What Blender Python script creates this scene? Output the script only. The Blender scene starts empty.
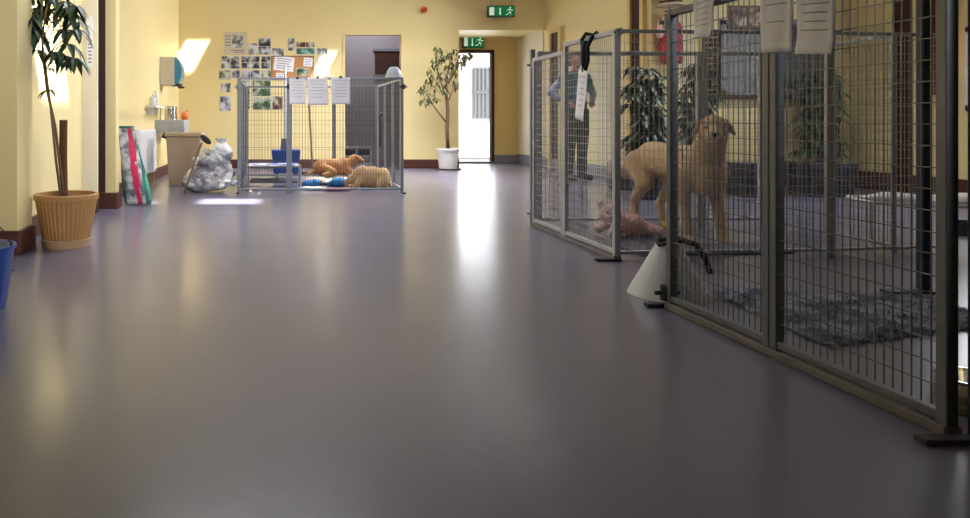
import bpy, bmesh, math, random
from mathutils import Vector, Matrix
R = math.radians
S = bpy.context.scene
COL = S.collection
random.seed(7)

# ------------------------------------------------------------------ camera
CH = 0.77           # camera height (m)
cam_d = bpy.data.cameras.new('camera')
cam = bpy.data.objects.new('camera', cam_d); COL.objects.link(cam)
cam.location = (0, 0, CH); cam.rotation_euler = (R(90), 0, 0)
cam_d.sensor_width = 36; cam_d.lens = 690 / 970 * 36
cam_d.shift_x = 207 / 970; cam_d.shift_y = -139 / 970
cam_d.clip_start = 0.05; cam_d.clip_end = 200
S.camera = cam

# ------------------------------------------------------------------ world, sun, daylight, exposure
w = bpy.data.worlds.new('world'); S.world = w; w.use_nodes = True
bg = w.node_tree.nodes['Background']; bg.inputs[0].default_value = (0.75, 0.86, 1.0, 1); bg.inputs[1].default_value = 1.6
SUN = Vector((-0.45, 0.35, -0.82)).normalized()
def lamp(name, kind, loc, d, energy, color=(1, 1, 1), **kw):
    l = bpy.data.lights.new(name, kind); o = bpy.data.objects.new(name, l); COL.objects.link(o)
    o.location = loc; o.rotation_euler = Vector(d).to_track_quat('-Z', 'Y').to_euler()
    l.energy = energy; l.color = color
    for k, v in kw.items(): setattr(l, k, v)
    return o
lamp('sun', 'SUN', (0, 0, 8), SUN, 42, (1.0, 0.95, 0.86), angle=R(2.0))
def area(name, loc, d, sx, sy, e, color=(1, 1, 1)):
    return lamp(name, 'AREA', loc, d, e, color, shape='RECTANGLE', size=sx, size_y=sy)
area('daylight_side_window', (6.5, 5.9, 1.5), (-1, 0.1, -0.1), 1.6, 1.2, 28, (0.9, 0.94, 1.0))
area('daylight_exit_door', (3.48, 12.2, 1.1), (0, -1, -0.05), 0.75, 1.8, 10, (0.88, 0.93, 1.0))
area('added_fill_high_right', (4.2, 9.2, 2.72), (-1, -0.1, -0.42), 1.9, 0.4, 100, (1.0, 0.98, 0.95)).data.spread = R(100)  # added fill above the frame, no window there; brightens left and back walls
area('added_fill_rear', (1.3, 9.4, 2.93), (0, 0, -1), 3.0, 1.2, 112, (0.97, 0.97, 1.0)).data.spread = R(115)  # added overhead fill for the far end, no fitting known
area('added_fill_front', (2.6, -1.45, 2.3), (-4.1, 5.9, -1.0), 1.2, 0.8, 26, (0.96, 0.97, 1.0)).data.spread = R(50)  # added fill behind the camera, aimed at the left pillar; no window there
area('added_fill_store', (1.6, 12.2, 2.93), (0, 0, -1), 1.0, 0.8, 22, (0.95, 0.96, 1.0))  # added fill to lift the dark store room
area('added_fill_side', (4.2, 6.2, 2.93), (0, 0, -1), 1.6, 0.8, 36, (0.97, 0.97, 1.0)).data.spread = R(125)  # added fill over the side room and middle pen, no fitting known
area('added_fill_middle', (-0.2, 5.3, 2.93), (0, 0, -1), 1.8, 1.6, 52, (0.90, 0.93, 1.0)).data.spread = R(125)  # added fill over the corridor, brightens the pen papers too
S.view_settings.view_transform = 'Standard'; S.view_settings.look = 'None'
S.view_settings.gamma = 1.0; S.view_settings.use_curve_mapping = False
S.view_settings.exposure = 0.1

# ------------------------------------------------------------------ materials
def mat(name, col, rough=0.6, metal=0.0, noise=0.0, nscale=8.0, bump=0.0, bscale=60.0, **kw):
    m = bpy.data.materials.new(name); m.use_nodes = True
    nt = m.node_tree; b = nt.nodes['Principled BSDF']
    b.inputs['Base Color'].default_value = (*col, 1); b.inputs['Roughness'].default_value = rough
    b.inputs['Metallic'].default_value = metal
    for k, v in kw.items(): b.inputs[k.replace('_', ' ')].default_value = v
    tc = nt.nodes.new('ShaderNodeTexCoord')
    if noise:
        n = nt.nodes.new('ShaderNodeTexNoise'); n.inputs['Scale'].default_value = nscale; n.inputs['Detail'].default_value = 5
        nt.links.new(tc.outputs['Object'], n.inputs['Vector'])
        mx = nt.nodes.new('ShaderNodeMix'); mx.data_type = 'RGBA'
        mx.inputs['A'].default_value = (*[c * (1 - noise) for c in col], 1)
        mx.inputs['B'].default_value = (*[min(1, c * (1 + noise)) for c in col], 1)
        nt.links.new(n.outputs['Fac'], mx.inputs['Factor']); nt.links.new(mx.outputs['Result'], b.inputs['Base Color'])
    if bump:
        n2 = nt.nodes.new('ShaderNodeTexNoise'); n2.inputs['Scale'].default_value = bscale; n2.inputs['Detail'].default_value = 4
        nt.links.new(tc.outputs['Object'], n2.inputs['Vector'])
        bp = nt.nodes.new('ShaderNodeBump'); bp.inputs['Strength'].default_value = bump; bp.inputs['Distance'].default_value = 0.01
        nt.links.new(n2.outputs['Fac'], bp.inputs['Height']); nt.links.new(bp.outputs['Normal'], b.inputs['Normal'])
    return m
def ramp_mat(name, cols, scale=20, rough=0.6, stretch=(1, 1, 1), detail=3):
    m = bpy.data.materials.new(name); m.use_nodes = True
    nt = m.node_tree; b = nt.nodes['Principled BSDF']; b.inputs['Roughness'].default_value = rough
    tc = nt.nodes.new('ShaderNodeTexCoord'); mp = nt.nodes.new('ShaderNodeMapping'); mp.inputs['Scale'].default_value = stretch
    n = nt.nodes.new('ShaderNodeTexNoise'); n.inputs['Scale'].default_value = scale; n.inputs['Detail'].default_value = detail
    r = nt.nodes.new('ShaderNodeValToRGB')
    nt.links.new(tc.outputs['Object'], mp.inputs['Vector']); nt.links.new(mp.outputs['Vector'], n.inputs['Vector'])
    nt.links.new(n.outputs['Fac'], r.inputs['Fac']); nt.links.new(r.outputs['Color'], b.inputs['Base Color'])
    el = r.color_ramp.elements
    k = len(cols); el[0].position = 0.42; el[0].color = (*cols[0], 1); el[1].position = 0.60; el[1].color = (*cols[-1], 1)
    for i in range(1, k - 1):
        e = el.new(0.42 + 0.18 * i / (k - 1)); e.color = (*cols[i], 1)
    return m
M = {}
M['wall'] = mat('yellow_wall', (0.78, 0.655, 0.335), 0.45, noise=0.03, nscale=1.5, bump=0.15, bscale=25)
M['ochre'] = mat('ochre_wall', (0.70, 0.53, 0.21), 0.55, noise=0.04, nscale=2)
M['white_wall'] = mat('white_wall', (0.72, 0.66, 0.52), 0.6, noise=0.03, nscale=2)
M['grey_wall'] = mat('grey_wall', (0.32, 0.29, 0.32), 0.6, noise=0.05, nscale=2)
M['skirt'] = mat('brown_skirting', (0.085, 0.03, 0.02), 0.4, noise=0.25, nscale=10)
M['grey_skirt'] = mat('grey_skirting', (0.20, 0.21, 0.25), 0.45)
M['dark_door'] = mat('dark_brown_wood', (0.05, 0.017, 0.010), 0.75, noise=0.3, nscale=12)
M['ceil'] = mat('white_ceiling', (0.80, 0.77, 0.70), 0.8)
M['galv'] = mat('galvanised_steel', (0.30, 0.32, 0.37), 0.42, 0.65, noise=0.18, nscale=25, bump=0.1)
M['galv_dark'] = mat('dull_grey_steel', (0.13, 0.14, 0.165), 0.45, 0.5, noise=0.2, nscale=25)
M['galv_light'] = mat('pale_galvanised_steel', (0.46, 0.48, 0.53), 0.45, 0.5, noise=0.15, nscale=25)
M['wire_pale'] = mat('pale_galvanised_wire', (0.50, 0.51, 0.54), 0.45, 0.4)
M['wire'] = mat('galvanised_wire', (0.13, 0.132, 0.15), 0.4, 0.45)
M['dark_metal'] = mat('dark_steel', (0.05, 0.05, 0.06), 0.45, 0.4, noise=0.2, nscale=30)
M['blue_steel'] = mat('dark_blue_steel', (0.03, 0.045, 0.085), 0.4, 0.3, noise=0.2, nscale=20)
M['rust_board'] = mat('weathered_floor_rail', (0.17, 0.15, 0.14), 0.65, noise=0.4, nscale=14, bump=0.3)
M['steel'] = mat('bright_stainless_steel', (0.75, 0.75, 0.76), 0.15, 1.0)
M['black'] = mat('black_fabric', (0.012, 0.012, 0.014), 0.7)
M['paper'] = mat('white_paper', (0.80, 0.80, 0.88), 0.75, noise=0.04, nscale=6)
M['ink'] = mat('grey_ink', (0.20, 0.20, 0.23), 0.8)
M['frost'] = mat('frosted_plastic', (0.88, 0.90, 0.93), 0.4, Transmission_Weight=0.5, IOR=1.3)
M['white'] = mat('white_plastic', (0.75, 0.74, 0.72), 0.4)
M['terracotta'] = mat('tan_terracotta', (0.44, 0.235, 0.08), 0.6, noise=0.12, nscale=12, bump=0.2)
M['terra_pale'] = mat('limed_terracotta', (0.46, 0.30, 0.17), 0.7, noise=0.2, nscale=20)
M['soil'] = mat('dark_soil', (0.03, 0.02, 0.014), 0.95, noise=0.5, nscale=60, bump=0.8)
M['bark'] = mat('brown_bark', (0.17, 0.105, 0.055), 0.8, noise=0.35, nscale=40, bump=0.6)
M['coir'] = mat('coir_pole', (0.13, 0.055, 0.02), 0.95, noise=0.5, nscale=90, bump=1.0, bscale=120)
M['leaf'] = mat('dark_leaf', (0.035, 0.07, 0.035), 0.35, noise=0.45, nscale=9)
M['leaf_dull'] = mat('dull_green_leaf', (0.11, 0.12, 0.045), 0.5, noise=0.5, nscale=8)
M['leaf_dark'] = mat('blackish_green_leaf', (0.035, 0.06, 0.035), 0.4, noise=0.4, nscale=9)
M['blue_plastic'] = mat('blue_plastic', (0.012, 0.06, 0.30), 0.35)
M['blue_cloth'] = mat('blue_cloth', (0.02, 0.17, 0.45), 0.8, noise=0.25, nscale=20)
M['navy'] = mat('dark_navy_plastic', (0.010, 0.014, 0.030), 0.4, noise=0.2, nscale=15)
M['fur_gold'] = mat('golden_fur', (0.60, 0.42, 0.24), 0.85, noise=0.22, nscale=7, bump=0.5, bscale=70)
M['fur_cream'] = mat('cream_fur', (0.60, 0.40, 0.22), 0.9, noise=0.3, nscale=30, bump=0.9, bscale=60)
M['fur_ginger'] = mat('ginger_fur', (0.36, 0.17, 0.065), 0.9, noise=0.3, nscale=14, bump=0.8, bscale=60)
M['pink'] = mat('faded_pink_plush', (0.78, 0.47, 0.45), 0.95, noise=0.15, nscale=25, bump=0.8, bscale=80)
M['skin'] = mat('skin', (0.55, 0.30, 0.21), 0.5)
M['hair'] = mat('reddish_brown_hair', (0.14, 0.05, 0.03), 0.6, noise=0.3, nscale=40)
M['teal'] = mat('teal_fabric', (0.02, 0.15, 0.20), 0.85, noise=0.15, nscale=12)
M['lilac'] = mat('pale_blue_sleeve_fabric', (0.28, 0.33, 0.45), 0.85)
M['trouser'] = mat('charcoal_fabric', (0.018, 0.018, 0.025), 0.85)
M['red'] = mat('red_fabric', (0.42, 0.03, 0.04), 0.7, noise=0.15, nscale=15)
M['orange'] = mat('orange_plastic', (0.85, 0.16, 0.03), 0.4)
M['cork'] = mat('cork_board', (0.50, 0.24, 0.09), 0.85, noise=0.2, nscale=50)
M['bin'] = mat('tan_plastic', (0.38, 0.28, 0.19), 0.5, noise=0.05, nscale=5)
M['radiator'] = mat('white_enamel', (0.72, 0.74, 0.78), 0.35)
M['green_sign'] = mat('green_sign_plastic', (0.0, 0.12, 0.045), 0.75, Emission_Color=(0.0, 0.30, 0.10, 1), Emission_Strength=0.25)
M['white_sign'] = mat('white_sign_film', (0.8, 0.85, 0.78), 0.4, Emission_Color=(0.8, 1.0, 0.8, 1), Emission_Strength=0.35)
M['towel'] = mat('white_towelling', (0.78, 0.76, 0.75), 0.95, noise=0.1, nscale=20, bump=0.8, bscale=60)
M['glass'] = mat('tinted_glass_blue', (0.02, 0.22, 0.42), 0.12)
M['cushion'] = mat('dusty_tan_cushion', (0.36, 0.25, 0.20), 0.9, noise=0.15, nscale=10)
M['mat_grey'] = mat('grey_mat', (0.10, 0.10, 0.12), 0.85, noise=0.25, nscale=12)
M['rug'] = ramp_mat('grey_fleece', [(0.14, 0.15, 0.19), (0.24, 0.26, 0.32), (0.34, 0.36, 0.43)], 9, 0.95)
M['clear_bag'] = ramp_mat('crumpled_plastic_bag', [(0.17, 0.17, 0.21), (0.50, 0.51, 0.55), (0.82, 0.82, 0.85)], 4.2, 0.25)
M['pic_grey'] = ramp_mat('grey_photo_print', [(0.03, 0.03, 0.04), (0.25, 0.27, 0.28), (0.6, 0.62, 0.62)], 9, 0.4)
M['pic_green'] = ramp_mat('green_photo_print', [(0.03, 0.07, 0.03), (0.16, 0.24, 0.12), (0.5, 0.55, 0.45)], 8, 0.4)
M['pic_brown'] = ramp_mat('brown_photo_print', [(0.06, 0.03, 0.02), (0.28, 0.13, 0.08), (0.45, 0.5, 0.4)], 9, 0.4)
M['pic_teal'] = ramp_mat('teal_photo_print', [(0.02, 0.10, 0.09), (0.10, 0.28, 0.25), (0.3, 0.45, 0.4)], 9, 0.4)
M['pic_blue'] = ramp_mat('blue_grey_photo_print', [(0.05, 0.05, 0.08), (0.35, 0.36, 0.48), (0.55, 0.55, 0.65)], 7, 0.4)
M['print_paper'] = mat('print_border_paper', (0.66, 0.65, 0.60), 0.6)
M['sepia'] = mat('sepia_paper', (0.60, 0.52, 0.42), 0.7, noise=0.08, nscale=10)
M['outside_wall'] = mat('white_render', (0.45, 0.46, 0.48), 0.8)
M['paving'] = mat('pale_paving', (0.3, 0.3, 0.31), 0.8, noise=0.1, nscale=3)
M['outside_bar'] = mat('grey_painted_bar', (0.06, 0.065, 0.075), 0.6)
M['copper'] = mat('copper_pipe', (0.55, 0.22, 0.09), 0.35, 0.8)

# floor: smooth grey-lilac sheet vinyl with wear
def floor_mat():
    m = bpy.data.materials.new('lilac_grey_vinyl'); m.use_nodes = True
    nt = m.node_tree; b = nt.nodes['Principled BSDF']; L = nt.links.new
    tc = nt.nodes.new('ShaderNodeTexCoord')
    def noise(sc, det, stretch=(1, 1, 1)):
        mp = nt.nodes.new('ShaderNodeMapping'); mp.inputs['Scale'].default_value = stretch
        n = nt.nodes.new('ShaderNodeTexNoise'); n.inputs['Scale'].default_value = sc; n.inputs['Detail'].default_value = det
        L(tc.outputs['Object'], mp.inputs['Vector']); L(mp.outputs['Vector'], n.inputs['Vector']); return n
    a = noise(1.3, 6); c = noise(90, 3)
    mx = nt.nodes.new('ShaderNodeMix'); mx.data_type = 'RGBA'
    mx.inputs['A'].default_value = (0.118, 0.112, 0.172, 1); mx.inputs['B'].default_value = (0.162, 0.154, 0.225, 1)
    L(a.outputs['Fac'], mx.inputs['Factor'])
    mx2 = nt.nodes.new('ShaderNodeMix'); mx2.data_type = 'RGBA'; mx2.blend_type = 'MULTIPLY'; mx2.inputs['Factor'].default_value = 0.35
    L(mx.outputs['Result'], mx2.inputs['A']); L(c.outputs['Color'], mx2.inputs['B']); 
    rr = nt.nodes.new('ShaderNodeValToRGB'); rr.color_ramp.elements[0].color = (0.6, 0.6, 0.6, 1); rr.color_ramp.elements[1].color = (1, 1, 1, 1)
    L(c.outputs['Fac'], rr.inputs['Fac']); L(rr.outputs['Color'], mx2.inputs['B'])
    L(mx2.outputs['Result'], b.inputs['Base Color'])
    mr = nt.nodes.new('ShaderNodeMapRange'); mr.inputs['To Min'].default_value = 0.285; mr.inputs['To Max'].default_value = 0.36
    L(noise(2.2, 3).outputs['Fac'], mr.inputs['Value']); L(mr.outputs['Result'], b.inputs['Roughness'])
    bp = nt.nodes.new('ShaderNodeBump'); bp.inputs['Strength'].default_value = 0.25; bp.inputs['Distance'].default_value = 0.003
    L(noise(22, 3).outputs['Fac'], bp.inputs['Height']); L(bp.outputs['Normal'], b.inputs['Normal'])
    b.inputs['Specular IOR Level'].default_value = 0.5
    b.inputs['Coat Weight'].default_value = 0.45; b.inputs['Coat Roughness'].default_value = 0.17; L(bp.outputs['Normal'], b.inputs['Coat Normal'])
    return m
M['floor'] = floor_mat()

# ------------------------------------------------------------------ helpers
class MB:
    def __init__(s): s.v = []; s.f = []; s.mi = []; s.m = 0
    def add(s, vs, fs):
        o = len(s.v); s.v += [tuple(v) for v in vs]; s.f += [[i + o for i in f] for f in fs]; s.mi += [s.m] * len(fs); return s
    def box(s, c, d, rot=None):
        c = Vector(c); h = Vector(d) / 2; vs = []
        for x in (-1, 1):
            for y in (-1, 1):
                for z in (-1, 1):
                    p = Vector((x * h.x, y * h.y, z * h.z))
                    if rot: p = rot @ p
                    vs.append(c + p)
        return s.add(vs, [(0, 1, 3, 2), (4, 6, 7, 5), (0, 4, 5, 1), (2, 3, 7, 6), (0, 2, 6, 4), (1, 5, 7, 3)])
    def b2(s, x0, x1, y0, y1, z0, z1): return s.box(((x0+x1)/2, (y0+y1)/2, (z0+z1)/2), (abs(x1-x0), abs(y1-y0), abs(z1-z0)))
    def tube(s, pts, r, n=8, cap=True, flat=1.0):
        pts = [Vector(p) for p in pts]; rs = r if isinstance(r, (list, tuple)) else [r] * len(pts)
        vs = []; fs = []
        t0 = (pts[1] - pts[0]).normalized()
        up = Vector((0, 0, 1)) if abs(t0.z) < 0.9 else Vector((1, 0, 0))
        u = t0.cross(up).normalized()
        for i, p in enumerate(pts):
            a = pts[max(0, i - 1)]; b = pts[min(len(pts) - 1, i + 1)]; t = (b - a).normalized()
            u = (u - t * u.dot(t)).normalized(); v = t.cross(u)
            for k in range(n):
                an = 2 * math.pi * (k + 0.5) / n
                vs.append(p + (u * math.cos(an) + v * math.sin(an) * flat) * rs[i])
        for i in range(len(pts) - 1):
            for k in range(n):
                fs.append((i*n+k, i*n+(k+1) % n, (i+1)*n+(k+1) % n, (i+1)*n+k))
        if cap: fs.append(tuple(range(n))[::-1]); fs.append(tuple(range((len(pts)-1)*n, len(pts)*n)))
        return s.add(vs, fs)
    def bar(s, a, b, w, h=None):   # square bar
        a = Vector(a); b = Vector(b); h = h or w; t = (b - a); L = t.length
        q = t.to_track_quat('X', 'Z').to_matrix()
        return s.box((a + b) / 2, (L, w, h), q)
    def lathe(s, prof, c=(0, 0, 0), n=40, close=False, rib=None):
        c = Vector(c); vs = []; fs = []
        for j, (r, z) in enumerate(prof):
            for k in range(n):
                an = 2 * math.pi * k / n; rr = r * (rib(j, k) if rib else 1)
                vs.append(c + Vector((rr * math.cos(an), rr * math.sin(an), z)))
        for j in range(len(prof) - 1):
            for k in range(n): fs.append((j*n+k, j*n+(k+1) % n, (j+1)*n+(k+1) % n, (j+1)*n+k))
        if close: fs.append(tuple(range(n))[::-1]); fs.append(tuple(range((len(prof)-1)*n, len(prof)*n)))
        return s.add(vs, fs)
    def ell(s, c, r, rot=None, nu=20, nv=12):
        c = Vector(c); r = Vector((r, r, r)) if isinstance(r, (int, float)) else Vector(r); vs = []; fs = []
        for j in range(nv + 1):
            th = math.pi * j / nv
            for k in range(nu):
                ph = 2 * math.pi * k / nu
                p = Vector((r.x*math.sin(th)*math.cos(ph), r.y*math.sin(th)*math.sin(ph), r.z*math.cos(th)))
                if rot: p = rot @ p
                vs.append(c + p)
        for j in range(nv):
            for k in range(nu): fs.append((j*nu+k, (j+1)*nu+k, (j+1)*nu+(k+1) % nu, j*nu+(k+1) % nu))
        return s.add(vs, fs)
    def cap(s, a, ra, b, rb):     # tapered capsule for blobs
        a = Vector(a); b = Vector(b); s.ell(a, ra, nu=16, nv=10); s.ell(b, rb, nu=16, nv=10)
        return s.tube([a, b], [ra, rb], n=16)
    def build(s, name, mats, parent=None, smooth=False, bevel=0, remesh=0, sm=0, subsurf=0, solid=0):
        me = bpy.data.meshes.new(name); me.from_pydata(s.v, [], s.f)
        if not isinstance(mats, (list, tuple)): mats = [mats]
        for m in mats: me.materials.append(M[m] if isinstance(m, str) else m)
        for p, i in zip(me.polygons, s.mi): p.material_index = i
        bm = bmesh.new(); bm.from_mesh(me)
        if not s.__dict__.get('keep'): bmesh.ops.remove_doubles(bm, verts=bm.verts, dist=1e-6)
        bmesh.ops.recalc_face_normals(bm, faces=bm.faces); bm.to_mesh(me); bm.free()
        o = bpy.data.objects.new(name, me); COL.objects.link(o); o.parent = parent
        if smooth or remesh: 
            for p in me.polygons: p.use_smooth = True
        if bevel:
            md = o.modifiers.new('bevel', 'BEVEL'); md.width = bevel; md.segments = 2; md.limit_method = 'ANGLE'
        if solid:
            md = o.modifiers.new('solid', 'SOLIDIFY'); md.thickness = solid; md.offset = 0
        if remesh:
            md = o.modifiers.new('remesh', 'REMESH'); md.mode = 'VOXEL'; md.voxel_size = remesh; md.use_smooth_shade = True
            if sm:
                md = o.modifiers.new('smooth', 'SMOOTH'); md.iterations = sm; md.factor = 0.6
        if subsurf:
            md = o.modifiers.new('sub', 'SUBSURF'); md.levels = md.render_levels = subsurf
        return o
def thing(name, label, cat, loc=(0, 0, 0), rz=0, group=None):
    o = bpy.data.objects.new(name, None); COL.objects.link(o); o.location = loc; o.rotation_euler = (0, 0, rz)
    o['label'] = label; o['category'] = cat
    if group: o['group'] = group
    return o
def tag(o, label, cat, group=None):
    o['label'] = label; o['category'] = cat
    if group: o['group'] = group
    return o
def struct(mb, name, m, **kw):
    o = mb.build(name, m, **kw); o['kind'] = 'structure'; return o
def at(px, py, Y): return Vector(((px - 278) / 690 * Y, Y, CH - (py - 120) / 690 * Y))
def onfloor(px, py): Y = 690 * CH / (py - 120); return Vector(((px - 278) / 690 * Y, Y, 0))

def plate(mb, axis, p0, p1, u, v, holes=()):
    """slab normal to axis between p0..p1, spanning u and v, with rectangular holes (u0,u1,v0,v1)"""
    us = sorted(set([u[0], u[1]] + [h[i] for h in holes for i in (0, 1)])); vs = sorted(set([v[0], v[1]] + [h[i] for h in holes for i in (2, 3)]))
    us = [x for x in us if u[0] <= x <= u[1]]; vs = [x for x in vs if v[0] <= x <= v[1]]
    for i in range(len(us) - 1):
        j = 0
        while j < len(vs) - 1:
            uc = (us[i] + us[i+1]) / 2
            inh = lambda jj: any(h[0] < uc < h[1] and h[2] < (vs[jj] + vs[jj+1]) / 2 < h[3] for h in holes)
            if inh(j): j += 1; continue
            k = j
            while k + 1 < len(vs) - 1 and not inh(k + 1): k += 1
            a, b, c, d = us[i], us[i+1], vs[j], vs[k+1]
            if axis == 'x': mb.b2(p0, p1, a, b, c, d)
            elif axis == 'y': mb.b2(a, b, p0, p1, c, d)
            else: mb.b2(a, b, c, d, p0, p1)
            j = k + 1
    return mb

# ------------------------------------------------------------------ room shell
H = 3.0
YB = 11.06; YA = 12.35; XL = -1.59; XA = 4.3; YW = 7.95; XC = 6.6; YS = -1.6
struct(MB().b2(-3.0, 7.0, YS - 0.2, 13.4, -0.12, 0), 'floor', 'floor')
sun_holes = []   # unseen roof holes, added so the sun patches land: x0,x1,y0,y1
def through(p, sx, sy):
    p = Vector(p); t = (H - p.z) / -SUN.z; q = p - SUN * t
    sun_holes.append((q.x - sx / 2, q.x + sx / 2, q.y - sy / 2, q.y + sy / 2))
through((-1.62, 4.84, 1.37), 0.50, 0.62)
through((-1.42, YB, 1.78), 0.40, 0.22)
through((-0.45, 6.52, 0.0), 0.58, 0.42)
through((-1.22, 6.42, 0.0), 0.20, 0.16)
through((0.72, YB, 1.62), 0.22, 0.20)
m = plate(MB(), 'z', H, H + 0.03, (-3.0, 7.0), (YS - 0.2, 13.4), sun_holes); struct(m, 'ceiling', 'ceil')
# back wall with doorway and opening to the exit lobby
dx0, dx1, dz = at(345, 0, YB).x, at(401, 0, YB).x, at(0, 35, YB).z
ox0, oz = at(459, 0, YB).x, at(0, 30, YB).z
m = plate(MB(), 'y', YB, YB + 0.14, (XL - 0.3, XA), (0, H), [(dx0, dx1, 0, dz), (ox0, XA, 0, oz)]); struct(m, 'wall_back', 'wall')
# left wall: front recess, pillar, recess, pilaster, rear run
m = MB(); m.b2(-2.2, -2.05, YS, 3.94, 0, H); struct(m, 'wall_left_front', 'wall')
struct(MB().b2(-2.2, -1.49, 3.94, 4.18, 0, H), 'wall_left_pillar', 'wall')
struct(MB().b2(-1.8, -1.62, 4.18, 5.73, 0, H), 'wall_left_recess', 'wall')
struct(MB().b2(-1.8, -1.50, 5.73, 5.76, 0, H).b2(-1.9, -1.8, 5.6, 6.1, 0, H), 'wall_left_pier', 'white_wall')
struct(MB().b2(-1.9, -1.41, 6.0, 6.12, 0, H), 'wall_left_pilaster', 'wall')
struct(MB().b2(-1.8, XL, 6.12, YB, 0, H), 'wall_left', 'wall')
struct(MB().b2(-1.79, -1.70, 5.76, 6.0, 0, 2.3), 'door_1', 'dark_door')
struct(MB().b2(-1.70, -1.5, 5.99, 6.0, 0, 2.9).b2(-1.70, -1.515, 5.76, 5.775, 0, 2.9), 'trim_1', 'dark_door')
# right of the corridor
struct(MB().b2(XA, XA + 0.14, YW + 0.14, YA + 0.1, 0, H), 'wall_right', 'wall')
wx0, wx1 = at(720, 0, YW).x, at(838, 0, YW).x
m = plate(MB(), 'y', YW, YW + 0.14, (XA, XC + 0.1), (0, H), [(wx0, wx1 - 0.06, 1.06, 1.92)]); struct(m, 'wall_side_room_back', 'wall')
m = plate(MB(), 'x', XC, XC + 0.12, (YS, YW), (0, H), [(5.2, 6.62, 0.86, 1.66), (7.2, 7.42, 0, 2.2)]); struct(m, 'wall_side_room_right', 'wall')
struct(MB().b2(XC + 0.03, XC + 0.07, 7.2, 7.42, 0, 2.2), 'door_2', 'dark_door')
struct(MB().b2(-2.2, XC + 0.1, YS - 0.1, YS, 0, H), 'wall_front', 'wall')
# exit lobby
ddx0, ddx1, ddz = 3.10, at(494, 0, YA).x, at(0, 50, YA).z
m = plate(MB(), 'y', YA, YA + 0.12, (2.7, XA), (0, H), [(ddx0, ddx1, 0, ddz)]); struct(m, 'wall_lobby_back', 'ochre')
struct(MB().b2(ox0 - 0.12, ox0, YB + 0.14, YA, 0, H), 'wall_lobby_left', 'wall')
struct(MB().b2(XA - 0.012, XA - 0.001, YB + 0.1, YA, 0, oz + 0.02), 'wall_lobby_right', 'white_wall')
struct(MB().b2(ox0, XA, YB + 0.14, YA, oz + 0.02, oz + 0.1), 'ceiling_lobby', 'wall')
m = MB(); t = 0.05
m.b2(ddx0, ddx0 + t, YA - 0.02, YA + 0.1, 0, ddz).b2(ddx1 - t, ddx1, YA - 0.02, YA + 0.1, 0, ddz).b2(ddx0, ddx1, YA - 0.02, YA + 0.1, ddz - t, ddz)
struct(m, 'door_3', 'dark_door')
struct(MB().b2(ddx0 - 0.05, ddx1 + 0.05, YA - 0.06, YA + 0.12, 0, 0.025), 'trim_2', 'grey_skirt')
# grey store room behind the doorway
m = MB(); m.b2(0.5, 2.75, 13.0, 13.1, 0, H).b2(0.5, 0.6, YB + 0.14, 13.0, 0, H).b2(2.66, 2.76, YB + 0.14, 13.0, 0, H)
struct(m, 'wall_store_room', 'grey_wall')
a = at(375, 50, 12.98); b = at(402, 76, 12.98)
m = MB(); m.b2(a.x, b.x, 12.97, 12.99, b.z, a.z); struct(m, 'window_1', 'dark_door')
m = MB(); 
for zz in (a.z, b.z): m.b2(a.x - .04, b.x + .04, 12.94, 12.99, zz - .025, zz + .025)
struct(m, 'trim_3', 'grey_skirt')
# architrave of the store-room doorway
m = MB(); m.b2(dx0 - .03, dx0, YB - 0.012, YB + .14, 0, dz + .03).b2(dx1, dx1 + .03, YB - 0.012, YB + .14, 0, dz + .03).b2(dx0, dx1, YB - .012, YB + .14, dz, dz + .03)
struct(m, 'trim_4', 'wall')
# baseboards
def skirting(name, segs, m='skirt', h=0.14):
    mb = MB()
    for (x0, x1, y0, y1) in segs: mb.b2(x0, x1, y0, y1, 0, h)
    struct(mb, name, m, bevel=0.008)
skirting('baseboard_back', [(XL, dx0 - .03, YB - .02, YB), (dx1 + .03, ox0, YB - .02, YB)])
skirting('baseboard_left', [(XL, XL + .02, 6.12, YB - .02), (-1.72, -1.39, 5.98, 6.0), (-1.41, -1.39, 6.0, 6.14), (-1.8, -1.49, 5.71, 5.73), (-1.62, -1.60, 4.2, 5.71),
    (-2.05, -1.47, 3.92, 3.94), (-1.49, -1.47, 3.94, 4.2), (-1.60, -1.49, 4.18, 4.2), (-2.05, -2.03, YS, 3.92)])
skirting('baseboard_right', [(XA - .03, XA - .001, YW, YB), (XA - .03, XA - .012, YB, YA - .02)], 'grey_skirt', 0.17)
skirting('baseboard_lobby', [(ddx1, XA - .012, YA - .02, YA), (2.9, ddx0, YA - .02, YA), ], 'grey_skirt', 0.15)
skirting('baseboard_side_room', [(XA, XC, YW - .02, YW), (XC - .02, XC, YS, 7.19), (XC - .02, XC, 7.43, YW - .02)], 'skirt', 0.2)
# door opening on the right corridor wall (dark, with ochre jambs)
def wall_door(n, px0, px1, ztop, m1='dark_door'):
    y1 = XA * 690 / (px0 - 278); y0 = XA * 690 / (px1 - 278)
    struct(MB().b2(XA - .02, XA - .001, y0, y1, 0, ztop), 'door_%d' % n, m1)
    struct(MB().b2(XA - .05, XA - .001, y1, y1 + .07, 0, ztop + .06).b2(XA - .05, XA - .001, y0 - .07, y0, 0, ztop + .06).b2(XA - .05, XA - .001, y0, y1, ztop, ztop + .06), 'trim_%d' % (n + 3), 'ochre')
wall_door(4, 553, 561, 2.12); wall_door(5, 633.5, 643.5, 2.22)
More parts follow.
